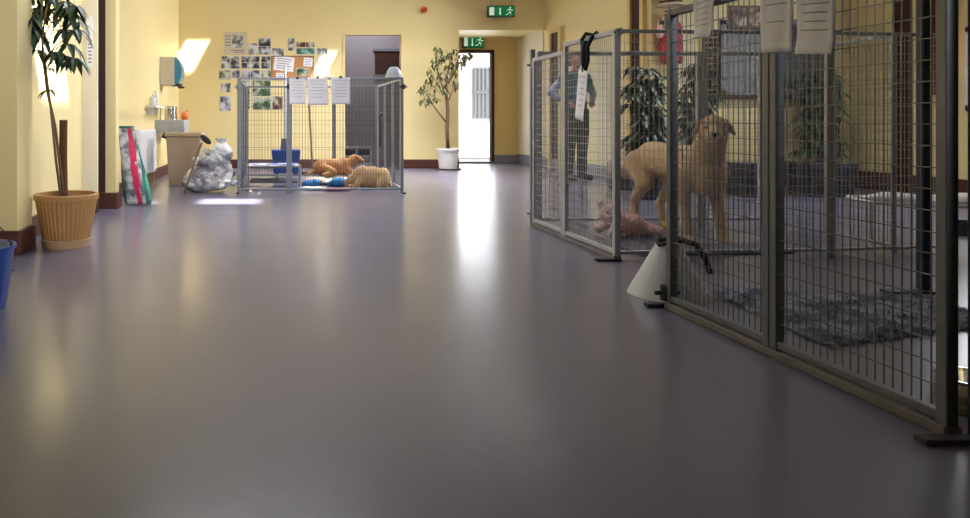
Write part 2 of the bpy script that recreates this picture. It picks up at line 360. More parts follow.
# interior window in the side room
m = MB(); xs = [wx0, wx0 + .58, wx0 + .66, wx1 - .06]; z0, z1 = 1.06, 1.92
m.b2(wx0, wx1 - .06, YW - .02, YW + .08, z0, z0 + .05).b2(wx0, wx1 - .06, YW - .02, YW + .08, z1 - .05, z1)
for x in (wx0, wx0 + .56, wx0 + .64, wx1 - .12): m.b2(x, x + .06, YW - .02, YW + .08, z0, z1)
fr = struct(m, 'window_2', 'grey_skirt')
m = MB().b2(wx0, wx1 - .06, YW + .04, YW + .05, z0, z1)
pm = mat('grey_glass', (0.07, 0.075, 0.08), 0.3)
m.build('pane', pm, fr)
m = MB().b2(wx0 - .08, wx1 + .0, YW - .08, YW + .02, z0 - .05, z0 - .005); m.build('window_sill', 'dark_door', fr)
# side window letting daylight in at the right
m = MB()
for y in (5.2, 5.9, 6.57): m.b2(XC - .01, XC + .08, y, y + .05, .86, 1.66)
m.b2(XC - .01, XC + .08, 5.2, 6.62, .86, .91).b2(XC - .01, XC + .08, 5.2, 6.62, 1.61, 1.66)
struct(m, 'window_3', 'white')

struct(MB().b2(XC + .12, XC + 1.9, 4.3, 7.6, 1.86, 1.92), 'added_sun_blocker_outside', 'outside_wall')  # unseen slab added to keep direct sun out of the side window
# outdoors seen through the exit door
struct(MB().b2(-2, 10, 12.6, 20, -0.12, -0.02), 'ground_outside', 'paving')
struct(MB().b2(0, 9, 17.0, 17.2, 0, 3.4), 'wall_outside', 'outside_wall')
lv = thing('louvred_window', 'grey slatted window on the bright wall outside the exit door', 'window', (at(483, 0, 16.95).x, 16.96, 0))
for za, zb in ((1.50, 2.04), (.85, 1.40)):
    m = MB()
    for k in range(5): m.box((-.19 + k * .095, 0, (za + zb) / 2), (.045, .03, zb - za))
    m.box((0, .01, za - .03), (.46, .03, .03)); m.box((0, .01, zb + .03), (.46, .03, .03)); m.build('slats', 'outside_bar', lv)
can = thing('canopy_beam', 'grey canopy beam across the top of the exit doorway outside', 'beam', (3.9, 14.2, 1.93))
MB().b2(-1.6, 1.6, -.1, .1, 0, .22).build('beam', 'grey_wall', can)
MB().b2(-1.6, -1.48, -.06, .06, -1.95, 0).b2(1.48, 1.6, -.06, .06, -1.95, 0).build('post', 'grey_wall', can)

# ------------------------------------------------------------------ dog pens
def panel(pen, p0, p1, h, dx=.029, dz=.056, tube=.03, foot=True, wire_r=.0017, z0=.03, fm='galv', midrail=None, wm='wire'):
    """one mesh panel of a pen between two floor points (pen-local)"""
    p0 = Vector((*p0, 0)); p1 = Vector((*p1, 0)); d = (p1 - p0); L = d.length; d.normalize(); T = tube
    e = d * (T / 2 + .001); a = p0 + e; b = p1 - e
    mb = MB()
    mb.bar(a, a + Vector((0, 0, h)), T); mb.bar(b, b + Vector((0, 0, h)), T)
    mb.bar(a + Vector((0, 0, h - T/2)), b + Vector((0, 0, h - T/2)), T * .9); mb.bar(a + Vector((0, 0, z0 + T/2)), b + Vector((0, 0, z0 + T/2)), T * .8)
    if midrail: mb.bar(a + Vector((0, 0, midrail)), b + Vector((0, 0, midrail)), T * .7)
    # square-cut bars stand upright: align with the panel
    o = mb.build('panel', fm, pen, bevel=.003)
    mw = MB(); n = max(1, round((L - 2*T) / dx)); 
    for i in range(1, n):
        q = a + d * (T/2 + (L - 2*T) * i / n); mw.tube([q + Vector((0, 0, z0 + T)), q + Vector((0, 0, h - T))], wire_r, n=4, cap=False)
    nz = round((h - z0 - 2*T) / dz); nn = d.cross(Vector((0, 0, 1))) * wire_r * 1.6
    for j in range(1, nz):
        z = z0 + T + (h - z0 - 2*T) * j / nz; mw.tube([a + d * T/2 + nn + Vector((0, 0, z)), b - d * T/2 + nn + Vector((0, 0, z))], wire_r, n=4, cap=False)
    mw.keep = True; mw.build('wire_mesh', wm, o)
    return o
def clamp(pen, x, y, z, m='dark_metal', s=1.0):
    mb = MB(); mb.tube([(x, y, z - .03*s), (x, y, z + .03*s)], .028*s, n=12); mb.tube([(x - .05*s, y, z), (x + .05*s, y, z)], .009, n=8)
    mb.tube([(x, y - .045*s, z + .015), (x, y + .045*s, z + .015)], .007, n=8); return mb.build('clamp', m, pen, smooth=False)
def foot(pen, x, y, L=.2, dirx=True, m='dark_metal'):
    mb = MB(); mb.box((x, y, .008), (L, .035, .014) if dirx else (.035, L, .014)); return mb.build('foot', m, pen, bevel=.003)

# near pen on the right
A = (1.60, 2.82); Bm = (1.615, 2.25); Bn = (1.635, 1.67)
near = thing('dog_pen', 'near wire mesh dog pen on the right, grey rug inside and papers on its rail', 'dog pen', (1.62, 2.25, 0))
def loc(p, o=(1.62, 2.25)): return (p[0] - o[0], p[1] - o[1])
for q0, q1 in ((A, Bm), (Bm, Bn)):
    panel(near, loc(q0), loc(q1), 1.22, .0265, .054, wire_r=.0019, fm='galv_dark')
panel(near, loc((1.665, 1.655)), loc((2.26, 1.60)), 1.22, fm='galv_dark')
mb = MB(); a = loc(A); b = loc(Bn); mb.bar((a[0], a[1], .014), (b[0], b[1], .014), .045, .026); mb.build('floor_rail', 'rust_board', near, bevel=.003)
clamp(near, *loc((1.60, 2.835)), .06); clamp(near, *loc((1.60, 2.83)), 1.17, 'galv_light', .8); clamp(near, *loc(Bm), 1.16, 'galv_light', .6)
foot(near, *loc((1.56, 2.845)), .09); foot(near, *loc((1.66, 1.645)), .26)
mb = MB(); x, y = loc((1.66, 1.64)); mb.bar((x + .012, y - .02, 0), (x + .012, y - .02, 1.26), .03); mb.build('corner_post', 'dark_metal', near, bevel=.003)

# second pen (behind) that the yellow dog stands in
FO = (2.6, 4.4)
far = thing('dog_pen', 'middle wire mesh dog pen with the standing yellow dog inside', 'dog pen', (FO[0], FO[1], 0))
lf = lambda p: loc(p, FO)
P0 = (1.86, 5.01); P1 = (1.855, 4.46); P2 = (1.855, 3.77)
panel(far, lf(P0), lf(P1), 1.22, .024, .044, wire_r=.0018, fm='galv_light', wm='wire_pale')
panel(far, lf(P1), lf(P2), 1.27, .024, .044, wire_r=.0018, fm='galv_light', wm='wire_pale')
q = [(1.858, 3.795), (3.10, 3.88), (3.88, 3.99)]
for i in range(2): panel(far, lf(q[i]), lf(q[i+1]), 1.27, .028, .05, wire_r=.0016, tube=.022, wm='wire_pale', fm='galv_light')
q = [(1.89, 5.03), (3.10, 5.06), (3.56, 5.07)]
for i in range(2): panel(far, lf(q[i]), lf(q[i+1]), 1.27, .03, .06, wire_r=.0014, fm='galv_light')
panel(far, lf((3.57, 3.99)), lf((3.57, 5.04)), 1.27, .03, .06, wire_r=.0014, tube=.022)
mb = MB(); a = lf(P0); b = lf(P2); mb.bar((a[0] - .0, a[1], .013), (b[0], b[1], .013), .045, .024); mb.build('floor_rail', 'rust_board', far, bevel=.003)
clamp(far, *lf((1.86, 5.03)), .09, 'galv', .9); clamp(far, *lf((1.86, 5.03)), 1.17, 'galv', .9); clamp(far, *lf((1.857, 3.76)), 1.25, 'galv', .6)
foot(far, *lf((1.80, 3.765)), .14)
mb = MB().bar((*lf((1.86, 5.045)), 0), (*lf((1.86, 5.045)), 1.285), .032); mb.build('corner_post', 'galv', far, bevel=.003)

# pen at the back
BX0, BX1, BY0, BY1 = -.42, 1.318, 7.27, 9.1
back = thing('dog_pen', 'far wire mesh dog pen standing before the back wall, two dogs lying inside', 'dog pen', (.45, 8.2, 0))
lb = lambda p: loc(p, (.45, 8.2))
n = 3; W = (BX1 - BX0) / n
for i in range(n):
    if i < 2: xa, xb = ((BX0, .115), (.115, BX1))[i]; panel(back, lb((xa, BY0)), lb((xb, BY0)), 1.22, .029, .147, wire_r=.0022, tube=.026)
    panel(back, lb((BX0 + W*i, BY1)), lb((BX0 + W*(i+1), BY1)), 1.22, .045, .16, wire_r=.0022, tube=.026)
    Dp = (BY1 - BY0 - .08) / 3; ya = BY0 + .04 + Dp*i
    panel(back, lb((BX0, ya)), lb((BX0, ya + Dp)), 1.22, .04, .147, wire_r=.0022, tube=.026)
    panel(back, lb((BX1, ya)), lb((BX1, ya + Dp)), 1.22, .04, .147, wire_r=.0022, tube=.026, fm='galv_light')
for (x, y) in ((BX0, BY0 - .01), (BX1, BY0 - .01), (.115, BY0 - .01)): clamp(back, *lb((x, y)), 1.12, 'dark_metal' if x > BX0 + .1 else 'galv', .8)
foot(back, *lb((BX0, BY0 - .03)), .12, False); foot(back, *lb((BX1, BY0 - .03)), .12, False)

# blue steel stanchion in the side room
st = thing('steel_stanchion', 'dark blue steel post on a flat floor bar behind the near pen', 'post', (2.9, 3.10, 0))
MB().bar((0, 0, .012), (0, 0, 1.75), .038).build('pole', 'blue_steel', st, bevel=.004)
MB().box((-.05, -.03, .007), (.30, .06, .012)).build('foot', 'dark_metal', st, bevel=.003)

# ------------------------------------------------------------------ plants
def leaf(mb, base, d, L, W, droop=.35, up=Vector((0, 0, 1))):
    d = Vector(d).normalized(); s = d.cross(up)
    s = s.normalized() if s.length > .01 else Vector((1, 0, 0))
    nrm = s.cross(d); base = Vector(base); rows = []
    for t, wd in ((0, .12), (.3, .85), (.62, .95), (.86, .5), (1, .03)):
        c = base + d * L * t - Vector((0, 0, 1)) * droop * L * t * t
        rows.append((c - s * W * .5 * wd + nrm * W * .18 * wd, c - nrm * .0, c + s * W * .5 * wd + nrm * W * .18 * wd))
    vs = [p for r in rows for p in r]; fs = []
    for i in range(4):
        for k in range(2): a = i*3 + k; fs.append((a, a+1, a+4, a+3))
    mb.add(vs, fs)
def palmate(mb, c, n, L, W, rnd, droop=.6, tilt=.1, base=None):
    c = Vector(c)
    if base is not None: mb.tube([base, (Vector(base) + c) / 2 + Vector((0, 0, .02)), c], .0025, n=5)
    a0 = rnd.random() * 6
    for k in range(n):
        a = a0 + 2 * math.pi * k / n + rnd.uniform(-.15, .15)
        leaf(mb, c, (math.cos(a), math.sin(a), tilt + rnd.uniform(-.25, .15)), L * rnd.uniform(.8, 1.1), W * rnd.uniform(.85, 1.1), droop)
def pot(name_root, m, r0, r1, h, ribs=40, rimh=.035, soil=True, saucer=False, ribamp=.02):
    n = ribs * 4
    rib = lambda j, k: 1 + (ribamp if (k % 4 in (0, 1)) and 1 <= j <= 2 else 0)
    mb = MB(); mb.lathe([(0.0, .0), (r0 * .95, 0), (r0, .02), (r1 * .94, h - rimh), (r1, h - rimh), (r1 * 1.01, h - .006), (r1 * .99, h), (r1 * .90, h), (r1 * .88, h - .05), (0, h - .05)][1:-1], n=n, rib=lambda j, k: rib(j, k), close=False)
    mb.m = 0; o = mb.build('pot', m, name_root, smooth=False)
    if soil: MB().lathe([(r1 * .89, h - .035), (r1*.5, h - .028), (.001, h - .025)], n=40).build('soil', 'soil', name_root)
    return o
# umbrella plant in tan ribbed pot, left recess
rnd = random.Random(3)
px, py = -1.30, 4.24
t = thing('potted_umbrella_plant', 'tall umbrella plant with drooping dark leaves in a ribbed tan pot by the left wall', 'potted plant', (px, py, 0))
pot(t, 'terracotta', .135, .192, .32)
MB().lathe([(.137, .0), (.143, .0), (.150, .045), (.146, .05)], n=60).build('pot_base_band', 'terra_pale', t)
mb = MB(); mb.tube([(-.015, .0, .28), (-.02, 0, .55), (-.018, .0, .77)], .024, n=12); mb.build('moss_pole', 'coir', t)
def lp(x, y, dy=0.0): 
    v = at(x, y, py + dy); return Vector((v.x - px, dy, v.z))
mb = MB()
mb.tube([lp(64, 200, -.03), lp(60, 165, -.03), lp(55, 125, -.02), lp(47, 90), lp(43, 55), lp(41, 20), lp(44, -20), lp(42, -50)], [.009, .009, .008, .008, .007, .007, .006, .005], n=8)
mb.tube([lp(61, 198, -.05), lp(56, 160, -.05), lp(51, 110, -.04), lp(46, 70, -.03), lp(42, 40, -.03), lp(46, 10, -.03), lp(56, -20, -.03)], [.008, .008, .007, .007, .006, .006, .005], n=8)
mb.tube([lp(42, 40, -.03), lp(52, 22, -.05), lp(66, 10, -.06)], [.005, .004, .004], n=6)
mb.tube([lp(45, 58), lp(58, 44, -.05), lp(68, 38, -.05)], [.005, .004, .004], n=6)
mb.tube([lp(43, 30), lp(33, 18, .02), lp(26, 6, .0)], [.005, .004, .004], n=6)
mb.build('stem', 'bark', t, smooth=True)
mb = MB()
sp = [(27, 18), (30, 36), (27, 50), (22, 8), (36, 12), (28, 26), (44, 6), (50, -4), (60, 8), (70, 14), (76, 30), (68, 44), (62, 56), (74, 58), (57, 52), (66, 2), (74, 6), (38, -8), (30, -14), (58, -14), (64, 30), (78, 22), (26, 30)]
for i, (x, y) in enumerate(sp):
    dy = rnd.uniform(-.12, .10); c = lp(x, y, dy)
    if c.x + px < -1.50: c.x = -1.50 - px
    b = lp(42 + (x - 42) * .3, y + rnd.uniform(0, 10), dy * .4)
    palmate(mb, c, 7, .115, .042, rnd, droop=1.0, base=b)
palmate(mb, lp(48, 90, -.02), 5, .085, .025, rnd, .7); palmate(mb, lp(50, 68, -.02), 5, .06, .02, rnd, .6)
for v in range(len(mb.v)):   # leaves stop at the recess wall
    x, y, z = mb.v[v]
    if x + px < -1.605: x = -1.605 - px
    if x + px < -1.478 and y + py < 4.205: x = -1.478 - px
    mb.v[v] = (x, y, z)
mb.build('foliage', 'leaf', t)

# weeping fig in white pot by the exit
fx = at(448, 0, 10.72).x; fy = 10.72
t = thing('potted_fig_tree', 'sparse weeping fig tree in a white pot beside the exit opening', 'potted plant', (fx, fy, 0))
pot(t, 'white', .135, .178, .33, ribs=12, ribamp=0)
MB().lathe([(.001, 0), (.17, 0), (.185, .02), (.175, .02), (.16, .006), (.001, .006)], c=(.03, 0, 0), n=40).build('saucer', 'skirt', t)
def fp(x, y, dy=0.0):
    v = at(x, y, fy + dy); return Vector((v.x - fx, dy, v.z))
mb = MB()
mb.tube([fp(448, 152), fp(447, 130), fp(448, 110), fp(446, 92), fp(448, 72), fp(452, 52)], [.030, .028, .030, .024, .016, .008], n=10)
mb.tube([fp(446, 122), fp(438, 112), fp(431, 102), fp(428, 90)], [.014, .011, .009, .005], n=8)
mb.tube([fp(447, 96), fp(440, 80), fp(436, 62), fp(434, 50)], [.013, .010, .007, .004], n=8)
mb.tube([fp(448, 84), fp(456, 70), fp(462, 58), fp(470, 52)], [.010, .008, .006, .004], n=8)
mb.tube([fp(447, 104), fp(452, 92), fp(453, 80)], [.012, .008, .005], n=8)
mb.build('trunk', 'bark', t, smooth=True)
mb = MB(); rnd = random.Random(11)
cl = [(428, 92, 7), (422, 88, 5), (433, 100, 6), (426, 100, 5), (436, 86, 5), (436, 62, 6), (432, 70, 5), (440, 58, 6), (446, 54, 6), (454, 54, 6), (462, 56, 5), (468, 54, 4), (442, 76, 5), (452, 72, 5), (456, 84, 4), (438, 48, 4), (450, 64, 5), (458, 64, 5), (446, 88, 4), (464, 62, 3), (430, 80, 4)]
for x, y, r in cl:
    for k in range(15):
        a = rnd.uniform(0, 6.28); rr = r * rnd.random() ** .5
        c = fp(x + math.cos(a) * rr, y + math.sin(a) * rr * .9, rnd.uniform(-.14, .12))
        an = rnd.uniform(0, 6.28); leaf(mb, c, (math.cos(an), math.sin(an), -.9), rnd.uniform(.06, .09), .036, .3)
mb.build('foliage', 'leaf_dull', t)

# broad dark plants in the side room
def bushy(x, y, z0, z1, w, seed, label, m='leaf_dark', n=70):
    rnd = random.Random(seed)
    t = thing('potted_foliage_plant', label, 'potted plant', (x, y, 0), 0)
    pot(t, 'navy', .13, .17, .28, ribs=12, ribamp=0)
    mb = MB(); st = []
    for k in range(5):
        a = k * 1.3; tip = Vector((math.cos(a) * w * .5, math.sin(a) * w * .35, z1 - .1 - .12 * k))
        mb.tube([(math.cos(a) * .03, math.sin(a) * .03, .24), (tip.x * .3, tip.y * .3, (z1 + .24) / 2), tip], [.012, .009, .004], n=6)
    mb.build('stem', 'bark', t)
    mb = MB()
    for k in range(n):
        z = rnd.uniform(z0, z1); a = rnd.uniform(0, 6.28); r = w * rnd.uniform(.15, 1) * (1 - .3 * abs(2 * (z - z0) / (z1 - z0) - 1))
        palmate(mb, (math.cos(a) * r * .8, math.sin(a) * r * .5, z), 7, .15, .055, rnd, .7)
    mb.build('foliage', m, t)
    return t
bushy(3.62, 6.75, .45, 1.32, .24, 5, 'dark bushy plant behind the rump of the standing yellow dog')
bushy(4.52, 7.45, .55, 1.38, .26, 6, 'dark bushy plant behind the head of the standing yellow dog', n=62)
bushy(5.98, 7.62, .40, 1.28, .34, 9, 'widest dark plant below the right half of the side room window', n=85)

# ------------------------------------------------------------------ left side things
bk = thing('bucket', 'blue bucket with a thin wire handle at the left edge, on the floor', 'bucket', (-1.225, 2.82, 0))
MB().lathe([(.001, .004), (.105, .004), (.14, .245), (.147, .245), (.147, .258), (.136, .258), (.102, .012), (.001, .012)], n=48).build('body', 'blue_plastic', bk, smooth=False)
pts = [(.143 * math.cos(a), -.02 - .02 * math.sin(a), .25 + .125 * math.sin(a)) for a in [math.pi * k / 16 for k in range(17)]]
MB().tube(pts, .0028, n=6).build('handle', 'dark_metal', bk)
cl = MB(); cl.ell((0, 0, .235), (.13, .13, .035)); cl.ell((.06, .03, .255), (.06, .05, .02)); o = cl.build('cleaning_cloth', 'mat_grey', None, remesh=.01, sm=3)
o.location = bk.location; tag(o, 'crumpled grey cloth lying in the blue bucket', 'cloth')
lf_ = MB(); leaf(lf_, (0, 0, .006), (1, .3, 0.02), .035, .018, -.2); o = lf_.build('fallen_leaf', 'bark', None, solid=.0015); o.location = onfloor(9, 273); tag(o, 'small dry leaf fallen on the floor beside the blue bucket', 'leaf')

# feed sack
def sack(name, label, x, y, w, d, h, lean):
    t = thing(name, label, 'sack', (x, y, 0)); mb = MB(); nu, nv = 36, 22; vs = []; fs = []; mi = []
    rr = random.Random(4)
    for j in range(nv + 1):
        v = j / nv; z = .01 + v * h; pw = w * (1 - .38 * v ** 1.6) * (0.92 + .08 * math.sin(math.pi * min(1, v * 1.2))); pd = max(.018, d * (1 - v ** 2.2) * (.75 + .25 * math.sin(math.pi * min(1, v + .25))))
        for k in range(nu):
            a = 2 * math.pi * k / nu; ca, sa = math.cos(a), math.sin(a)
            X = pw / 2 * math.copysign(abs(ca) ** .55, ca); Y = pd / 2 * math.copysign(abs(sa) ** .7, sa)
            wob = .006 * math.sin(7 * v + 3 * a) + rr.uniform(-.002, .002)
            vs.append((X + lean * (1 - v) + wob, Y + wob, z))
    cols = []
    for j in range(nv):
        for k in range(nu):
            fs.append((j*nu+k, j*nu+(k+1) % nu, (j+1)*nu+(k+1) % nu, (j+1)*nu+k))
            xm = sum(vs[i][0] for i in fs[-1]) / 4 - lean * (1 - (j + .5) / nv); u = xm / w + .5
            mi.append(0 if u < .12 else 1 if u < .50 else 2 if u < .70 else 1 if u < .84 else 0)
    fs.append(tuple(range(nu))[::-1]); fs.append(tuple(range(nv*nu, (nv+1)*nu))); mi += [1, 0]
    mb.v = vs; mb.f = fs; mb.mi = mi
    mb.build('sack_body', [M['sack_green'], M['sack_grey'], M['sack_red']], t, smooth=True)
    m2 = MB(); m2.box((0, 0, h + .006), (w * .58, .02, .02)); m2.build('folded_top', 'sack_green', t, bevel=.003)
    return t
M['sack_green'] = mat('dark_green_sack', (0.02, 0.13, 0.09), 0.4, noise=.4, nscale=12)
M['sack_grey'] = ramp_mat('grey_printed_sack', [(0.12, 0.13, 0.16), (0.34, 0.36, 0.42), (0.52, 0.54, 0.58)], 14, .4)
M['sack_red'] = mat('red_sack_stripe', (0.55, 0.02, 0.09), 0.4, noise=.35, nscale=22)
t = sack('pet_food_sack', 'green, grey and red printed sack leaning by the left wall', -1.385, 6.29, .24, .14, .70, .115)

# radiator
t = thing('radiator', 'white panel radiator low on the left wall behind the printed sack', 'radiator', (-1.54, 8.05, 0))
mb = MB(); mb.box((0, 0, .40), (.05, .98, .52))
for k in range(18): mb.box((.03, -.46 + k * .054, .40), (.016, .03, .47))
mb.build('panel', 'radiator', t, bevel=.004)
for s_ in (-1, 1): MB().tube([(.0, .44 * s_, .0), (.0, .44 * s_, .15)], .011).build('pipe', 'copper', t)
mb = MB(); mb.tube([(0, -.52, .16), (.0, -.58, .16)], .02, n=12); mb.build('valve', 'white', t)
# soap shelf above radiator
t = thing('wall_shelf', 'small white wall shelf above the radiator', 'shelf', (-1.52, 8.55, 0))
MB().box((0, 0, .93), (.13, .62, .02)).build('board', 'white', t, bevel=.003)
for s_ in (-1, 1): MB().box((-.03, .2 * s_, .88), (.06, .02, .09)).build('bracket', 'white', t)
for k, (yy, hh, lab) in enumerate(((8.32, .13, 'shorter clear bottle on the white wall shelf'), (8.52, .17, 'taller clear pump bottle on the white wall shelf'))):
    t = thing('soap_bottle', lab, 'bottle', (-1.51, yy, .94), 0, 'bottles on the wall shelf')
    MB().lathe([(.001, 0), (.033, 0), (.035, .01), (.035, hh * .75), (.015, hh * .9), (.013, hh)], n=24, close=False).build('bottle_body', 'frost', t, smooth=True)
    MB().lathe([(.015, hh * .95), (.015, hh + .02), (.001, hh + .02)], n=16).tube([(0, 0, hh + .02), (0, 0, hh + .045), (.03, 0, hh + .045)], .004, n=6).build('pump_cap', 'white', t)
# towel dispenser
t = thing('towel_dispenser', 'beige wall towel dispenser with a curved blue front, left wall', 'dispenser', (-1.59, 9.4, 0))
MB().b2(.002, .20, -.14, .14, 1.24, 1.62).build('casing', 'beige' if 'beige' in M else M.setdefault('beige', mat('beige_enamel', (0.60, 0.56, 0.47), .4)), t, bevel=.012)
mb = MB(); pr = []
for k in range(9):
    a = -math.pi / 2 + math.pi * k / 8; pr.append((.20 + .10 * math.cos(a), 1.43 + .19 * math.sin(a)))
vs = [(x, s * .135, z) for s in (-1, 1) for x, z in pr]; fs = [(k, k + 1, k + 10, k + 9) for k in range(8)] + [tuple(range(9)), tuple(range(9, 18))[::-1]] + [(8, 0, 9, 17)]
mb.add(vs, fs); mb.build('front_cover', 'glass', t)
MB().box((.22, 0, 1.245), (.12, .16, .03)).build('towel_outlet', 'dark_metal', t, bevel=.004)
# second small dispenser next to it on the corner
t = thing('soap_dispenser', 'small grey soap dispenser with a black push bar beyond the blue fronted dispenser', 'dispenser', (-1.59, 10.3, 0))
MB().b2(.002, .16, -.06, .06, 1.27, 1.5).build('casing', 'bin', t, bevel=.01); MB().b2(.10, .19, -.05, .05, 1.24, 1.268).build('push_bar', 'black', t, bevel=.005)
# sink with steel pot
t = thing('wall_sink', 'grey wall-hung sink under the towel dispenser', 'sink', (-1.59, 9.15, 0))
mb = MB(); mb.b2(.002, .38, -.26, .26, .60, .63).b2(.002, .06, -.26, .26, .63, .77).b2(.34, .38, -.26, .26, .63, .77).b2(.06, .34, -.26, -.22, .63, .77).b2(.06, .34, .22, .26, .63, .77); mb.build('basin', 'galv_light', t, bevel=.008)
MB().tube([(.18, 0, .0), (.18, 0, .60)], .022, n=12).build('waste_pipe', 'white', t)
MB().tube([(.03, 0, .77), (.03, 0, .93), (.05, 0, .95), (.15, 0, .95), (.16, 0, .92)], .011).build('tap', 'steel', t)
t = thing('steel_pot', 'shiny steel pot standing on the rim of the wall sink', 'pot', (-1.40, 9.03, .772))
MB().lathe([(.001, 0), (.08, 0), (.085, .01), (.085, .17), (.09, .175), (.083, .175), (.08, .01), (.001, .008)], n=40).build('pot_body', 'steel', t, smooth=False)
MB().tube([(-.085, 0, .13), (-.115, 0, .13), (-.115, 0, .08), (-.085, 0, .08)], .005, n=6).build('handle', 'steel', t)
MB().b2(-.08, .08, -.10, .10, -.002, .0).build('drainer', 'steel', t)
mb = MB(); mb.lathe([(.001, 0), (.04, 0), (.05, .05), (.04, .09), (.015, .11), (.001, .11)], n=20); mb.tube([(0, 0, .09), (.04, 0, .13)], .01)
o = mb.build('scrubbing_brush', 'orange', None, smooth=True); o.location = (-1.23, 9.10, .772); tag(o, 'bright orange brush beside the steel pot on the sink', 'brush')
t = thing('hanging_brush', 'black brush hanging under the front of the wall sink', 'brush', (-1.38, 8.86, .0))
MB().tube([(0, 0, .62), (-.03, 0, .58), (0, 0, .53)], .012).tube([(-.09, 0, .60), (.09, 0, .55)], .014).build('handle', 'black', t)
MB().box((-.05, 0, .55), (.12, .03, .05), Matrix.Rotation(R(20), 3, 'Y')).build('bristles', 'black', t)
# wheelie-type bin
t = thing('waste_bin', 'tall tan plastic bin with a flat lid standing in front of the sink', 'bin', (-1.10, 8.2, 0))
def frustum(mb, w0, d0, w1, d1, z0, z1):
    vs = [(sx * w / 2, sy * d / 2, z) for (w, d, z) in ((w0, d0, z0), (w1, d1, z1)) for sx, sy in ((-1, -1), (1, -1), (1, 1), (-1, 1))]
    return mb.add(vs, [(0, 1, 2, 3), (4, 5, 6, 7), (0, 1, 5, 4), (1, 2, 6, 5), (2, 3, 7, 6), (3, 0, 4, 7)])
frustum(MB(), .34, .34, .40, .40, 0, .575).build('bin_body', 'bin', t, bevel=.012)
frustum(MB(), .44, .44, .42, .42, .577, .625).build('lid', 'bin', t, bevel=.012)
# stuffed transparent rubbish bag
rnd = random.Random(21); mb = MB()
mb.ell((0, 0, .17), (.23, .18, .165)); mb.ell((.04, .02, .33), (.19, .15, .15)); mb.ell((.13, 0, .46), (.12, .09, .13)); mb.ell((-.10, -.02, .12), (.16, .16, .12)); mb.ell((.12, .0, .22), (.13, .17, .20))
for k in range(26):
    a = rnd.uniform(0, 6.28); z = rnd.uniform(.06, .5); rr = .21 * (1 - (z / .62) ** 2) + .02
    mb.ell((.03 + math.cos(a) * rr, math.sin(a) * rr * .8, z), (rnd.uniform(.02, .05), rnd.uniform(.02, .05), rnd.uniform(.02, .07)), Matrix.Rotation(rnd.uniform(0, 3), 3, 'Y'), 10, 7)
nt_ = M['clear_bag'].node_tree; n_ = nt_.nodes.new('ShaderNodeTexVoronoi'); n_.feature = 'F1'; n_.inputs['Scale'].default_value = 5
nn_ = nt_.nodes.new('ShaderNodeTexNoise'); nn_.inputs['Scale'].default_value = 5; nn_.inputs['Detail'].default_value = 3; tc_ = nt_.nodes.new('ShaderNodeTexCoord')
nt_.links.new(tc_.outputs['Object'], nn_.inputs['Vector']); nt_.links.new(nn_.outputs['Color'], n_.inputs['Vector'])
bp_ = nt_.nodes.new('ShaderNodeBump'); bp_.inputs['Strength'].default_value = 0.55; bp_.inputs['Distance'].default_value = .10
nt_.links.new(n_.outputs['Distance'], bp_.inputs['Height']); nt_.links.new(bp_.outputs['Normal'], nt_.nodes['Principled BSDF'].inputs['Normal'])
t = thing('rubbish_bag', 'stuffed translucent grey and white plastic bag slumped against the far pen', 'bag', (-.75, 7.40, 0)); t.scale = (1.08, 1, .90)
mb.build('bag_body', 'clear_bag', t, remesh=.011, sm=1)
MB().lathe([(.045, .56), (.03, .59), (.06, .63), (.065, .635)], c=(.14, 0, 0), n=20, rib=lambda j, k: 1 + .2 * math.sin(k * 2.6)).build('gathered_neck', 'clear_bag', t)
t = thing('litter_scoop', 'long wooden scoop with an oval black head propped on the stuffed bag', 'scoop', (-.95, 7.18, 0))
MB().tube([(-.03, 0, .01), (.04, 0, .20), (.10, .03, .40), (.15, .06, .53)], .011).build('handle', 'bark', t)
MB().ell((.19, .07, .565), (.032, .016, .07), Matrix.Rotation(R(-50), 3, 'Y')).build('scoop_head', 'black', t, smooth=True)

# ------------------------------------------------------------------ pictures and papers on the back wall
def poster(x0, y0, x1, y1, label, m='pic_grey', border='print_paper', cells=(1, 1), name='photo_print', cat='photo', group=None, tilt=0, lines=0, off=.004, pad=.97):
    a = at(x0, y0, YB); b = at(x1, y1, YB); c = (a + b) / 2; w_ = (b.x - a.x); h_ = a.z - b.z
    t = thing(name, label, cat, (c.x, YB - off, c.z), 0, group); t.rotation_euler = (0, tilt, 0)
    MB().box((0, 0, 0), (w_, .003, h_)).build('sheet', border, t)
    if m:
        mb = MB(); nx, nz = cells
        for i in range(nx):
            for j in range(nz):
                mb.box(((i + .5 - nx / 2) * w_ * pad / nx, -.0025, (j + .5 - nz / 2) * h_ * pad / nz), (w_ * pad / nx - .008, .002, h_ * pad / nz - .008))
        mm = M[m].copy(); mm.node_tree.nodes['Mapping'].inputs['Location'].default_value = (x0 * 1.37, y0, x0 * .31)
        mb.build('printed_picture', mm, t)
    if lines:
        mb = MB()
        for j in range(lines): mb.box((-.02 * w_ * (j % 3), -.0022, h_ * (.40 - .8 * (j + .5) / lines)), (w_ * (.78 - .1 * (j % 3)), .001, h_ * .25 / lines))
        mb.build('printed_lines', 'ink', t)
    return t
G = 'prints pinned up on the back wall'
pl = poster(224, 32, 247, 55, 'large sepia poster, topmost left on the back wall display', None, 'sepia', name='poster', cat='poster')
mb = MB(); mb.box((.035, -.0025, .03), (.17, .002, .20)); mb.build('printed_picture', M['pic_grey'], pl)
mb = MB()
for j in range(4): mb.box((-.12, -.0022, .12 - j * .05), (.09, .001, .015))
mb.box((.03, -.0022, -.11), (.22, .001, .014)); mb.box((.05, -.0022, -.14), (.16, .001, .012)); mb.build('printed_lines', 'ink', pl)
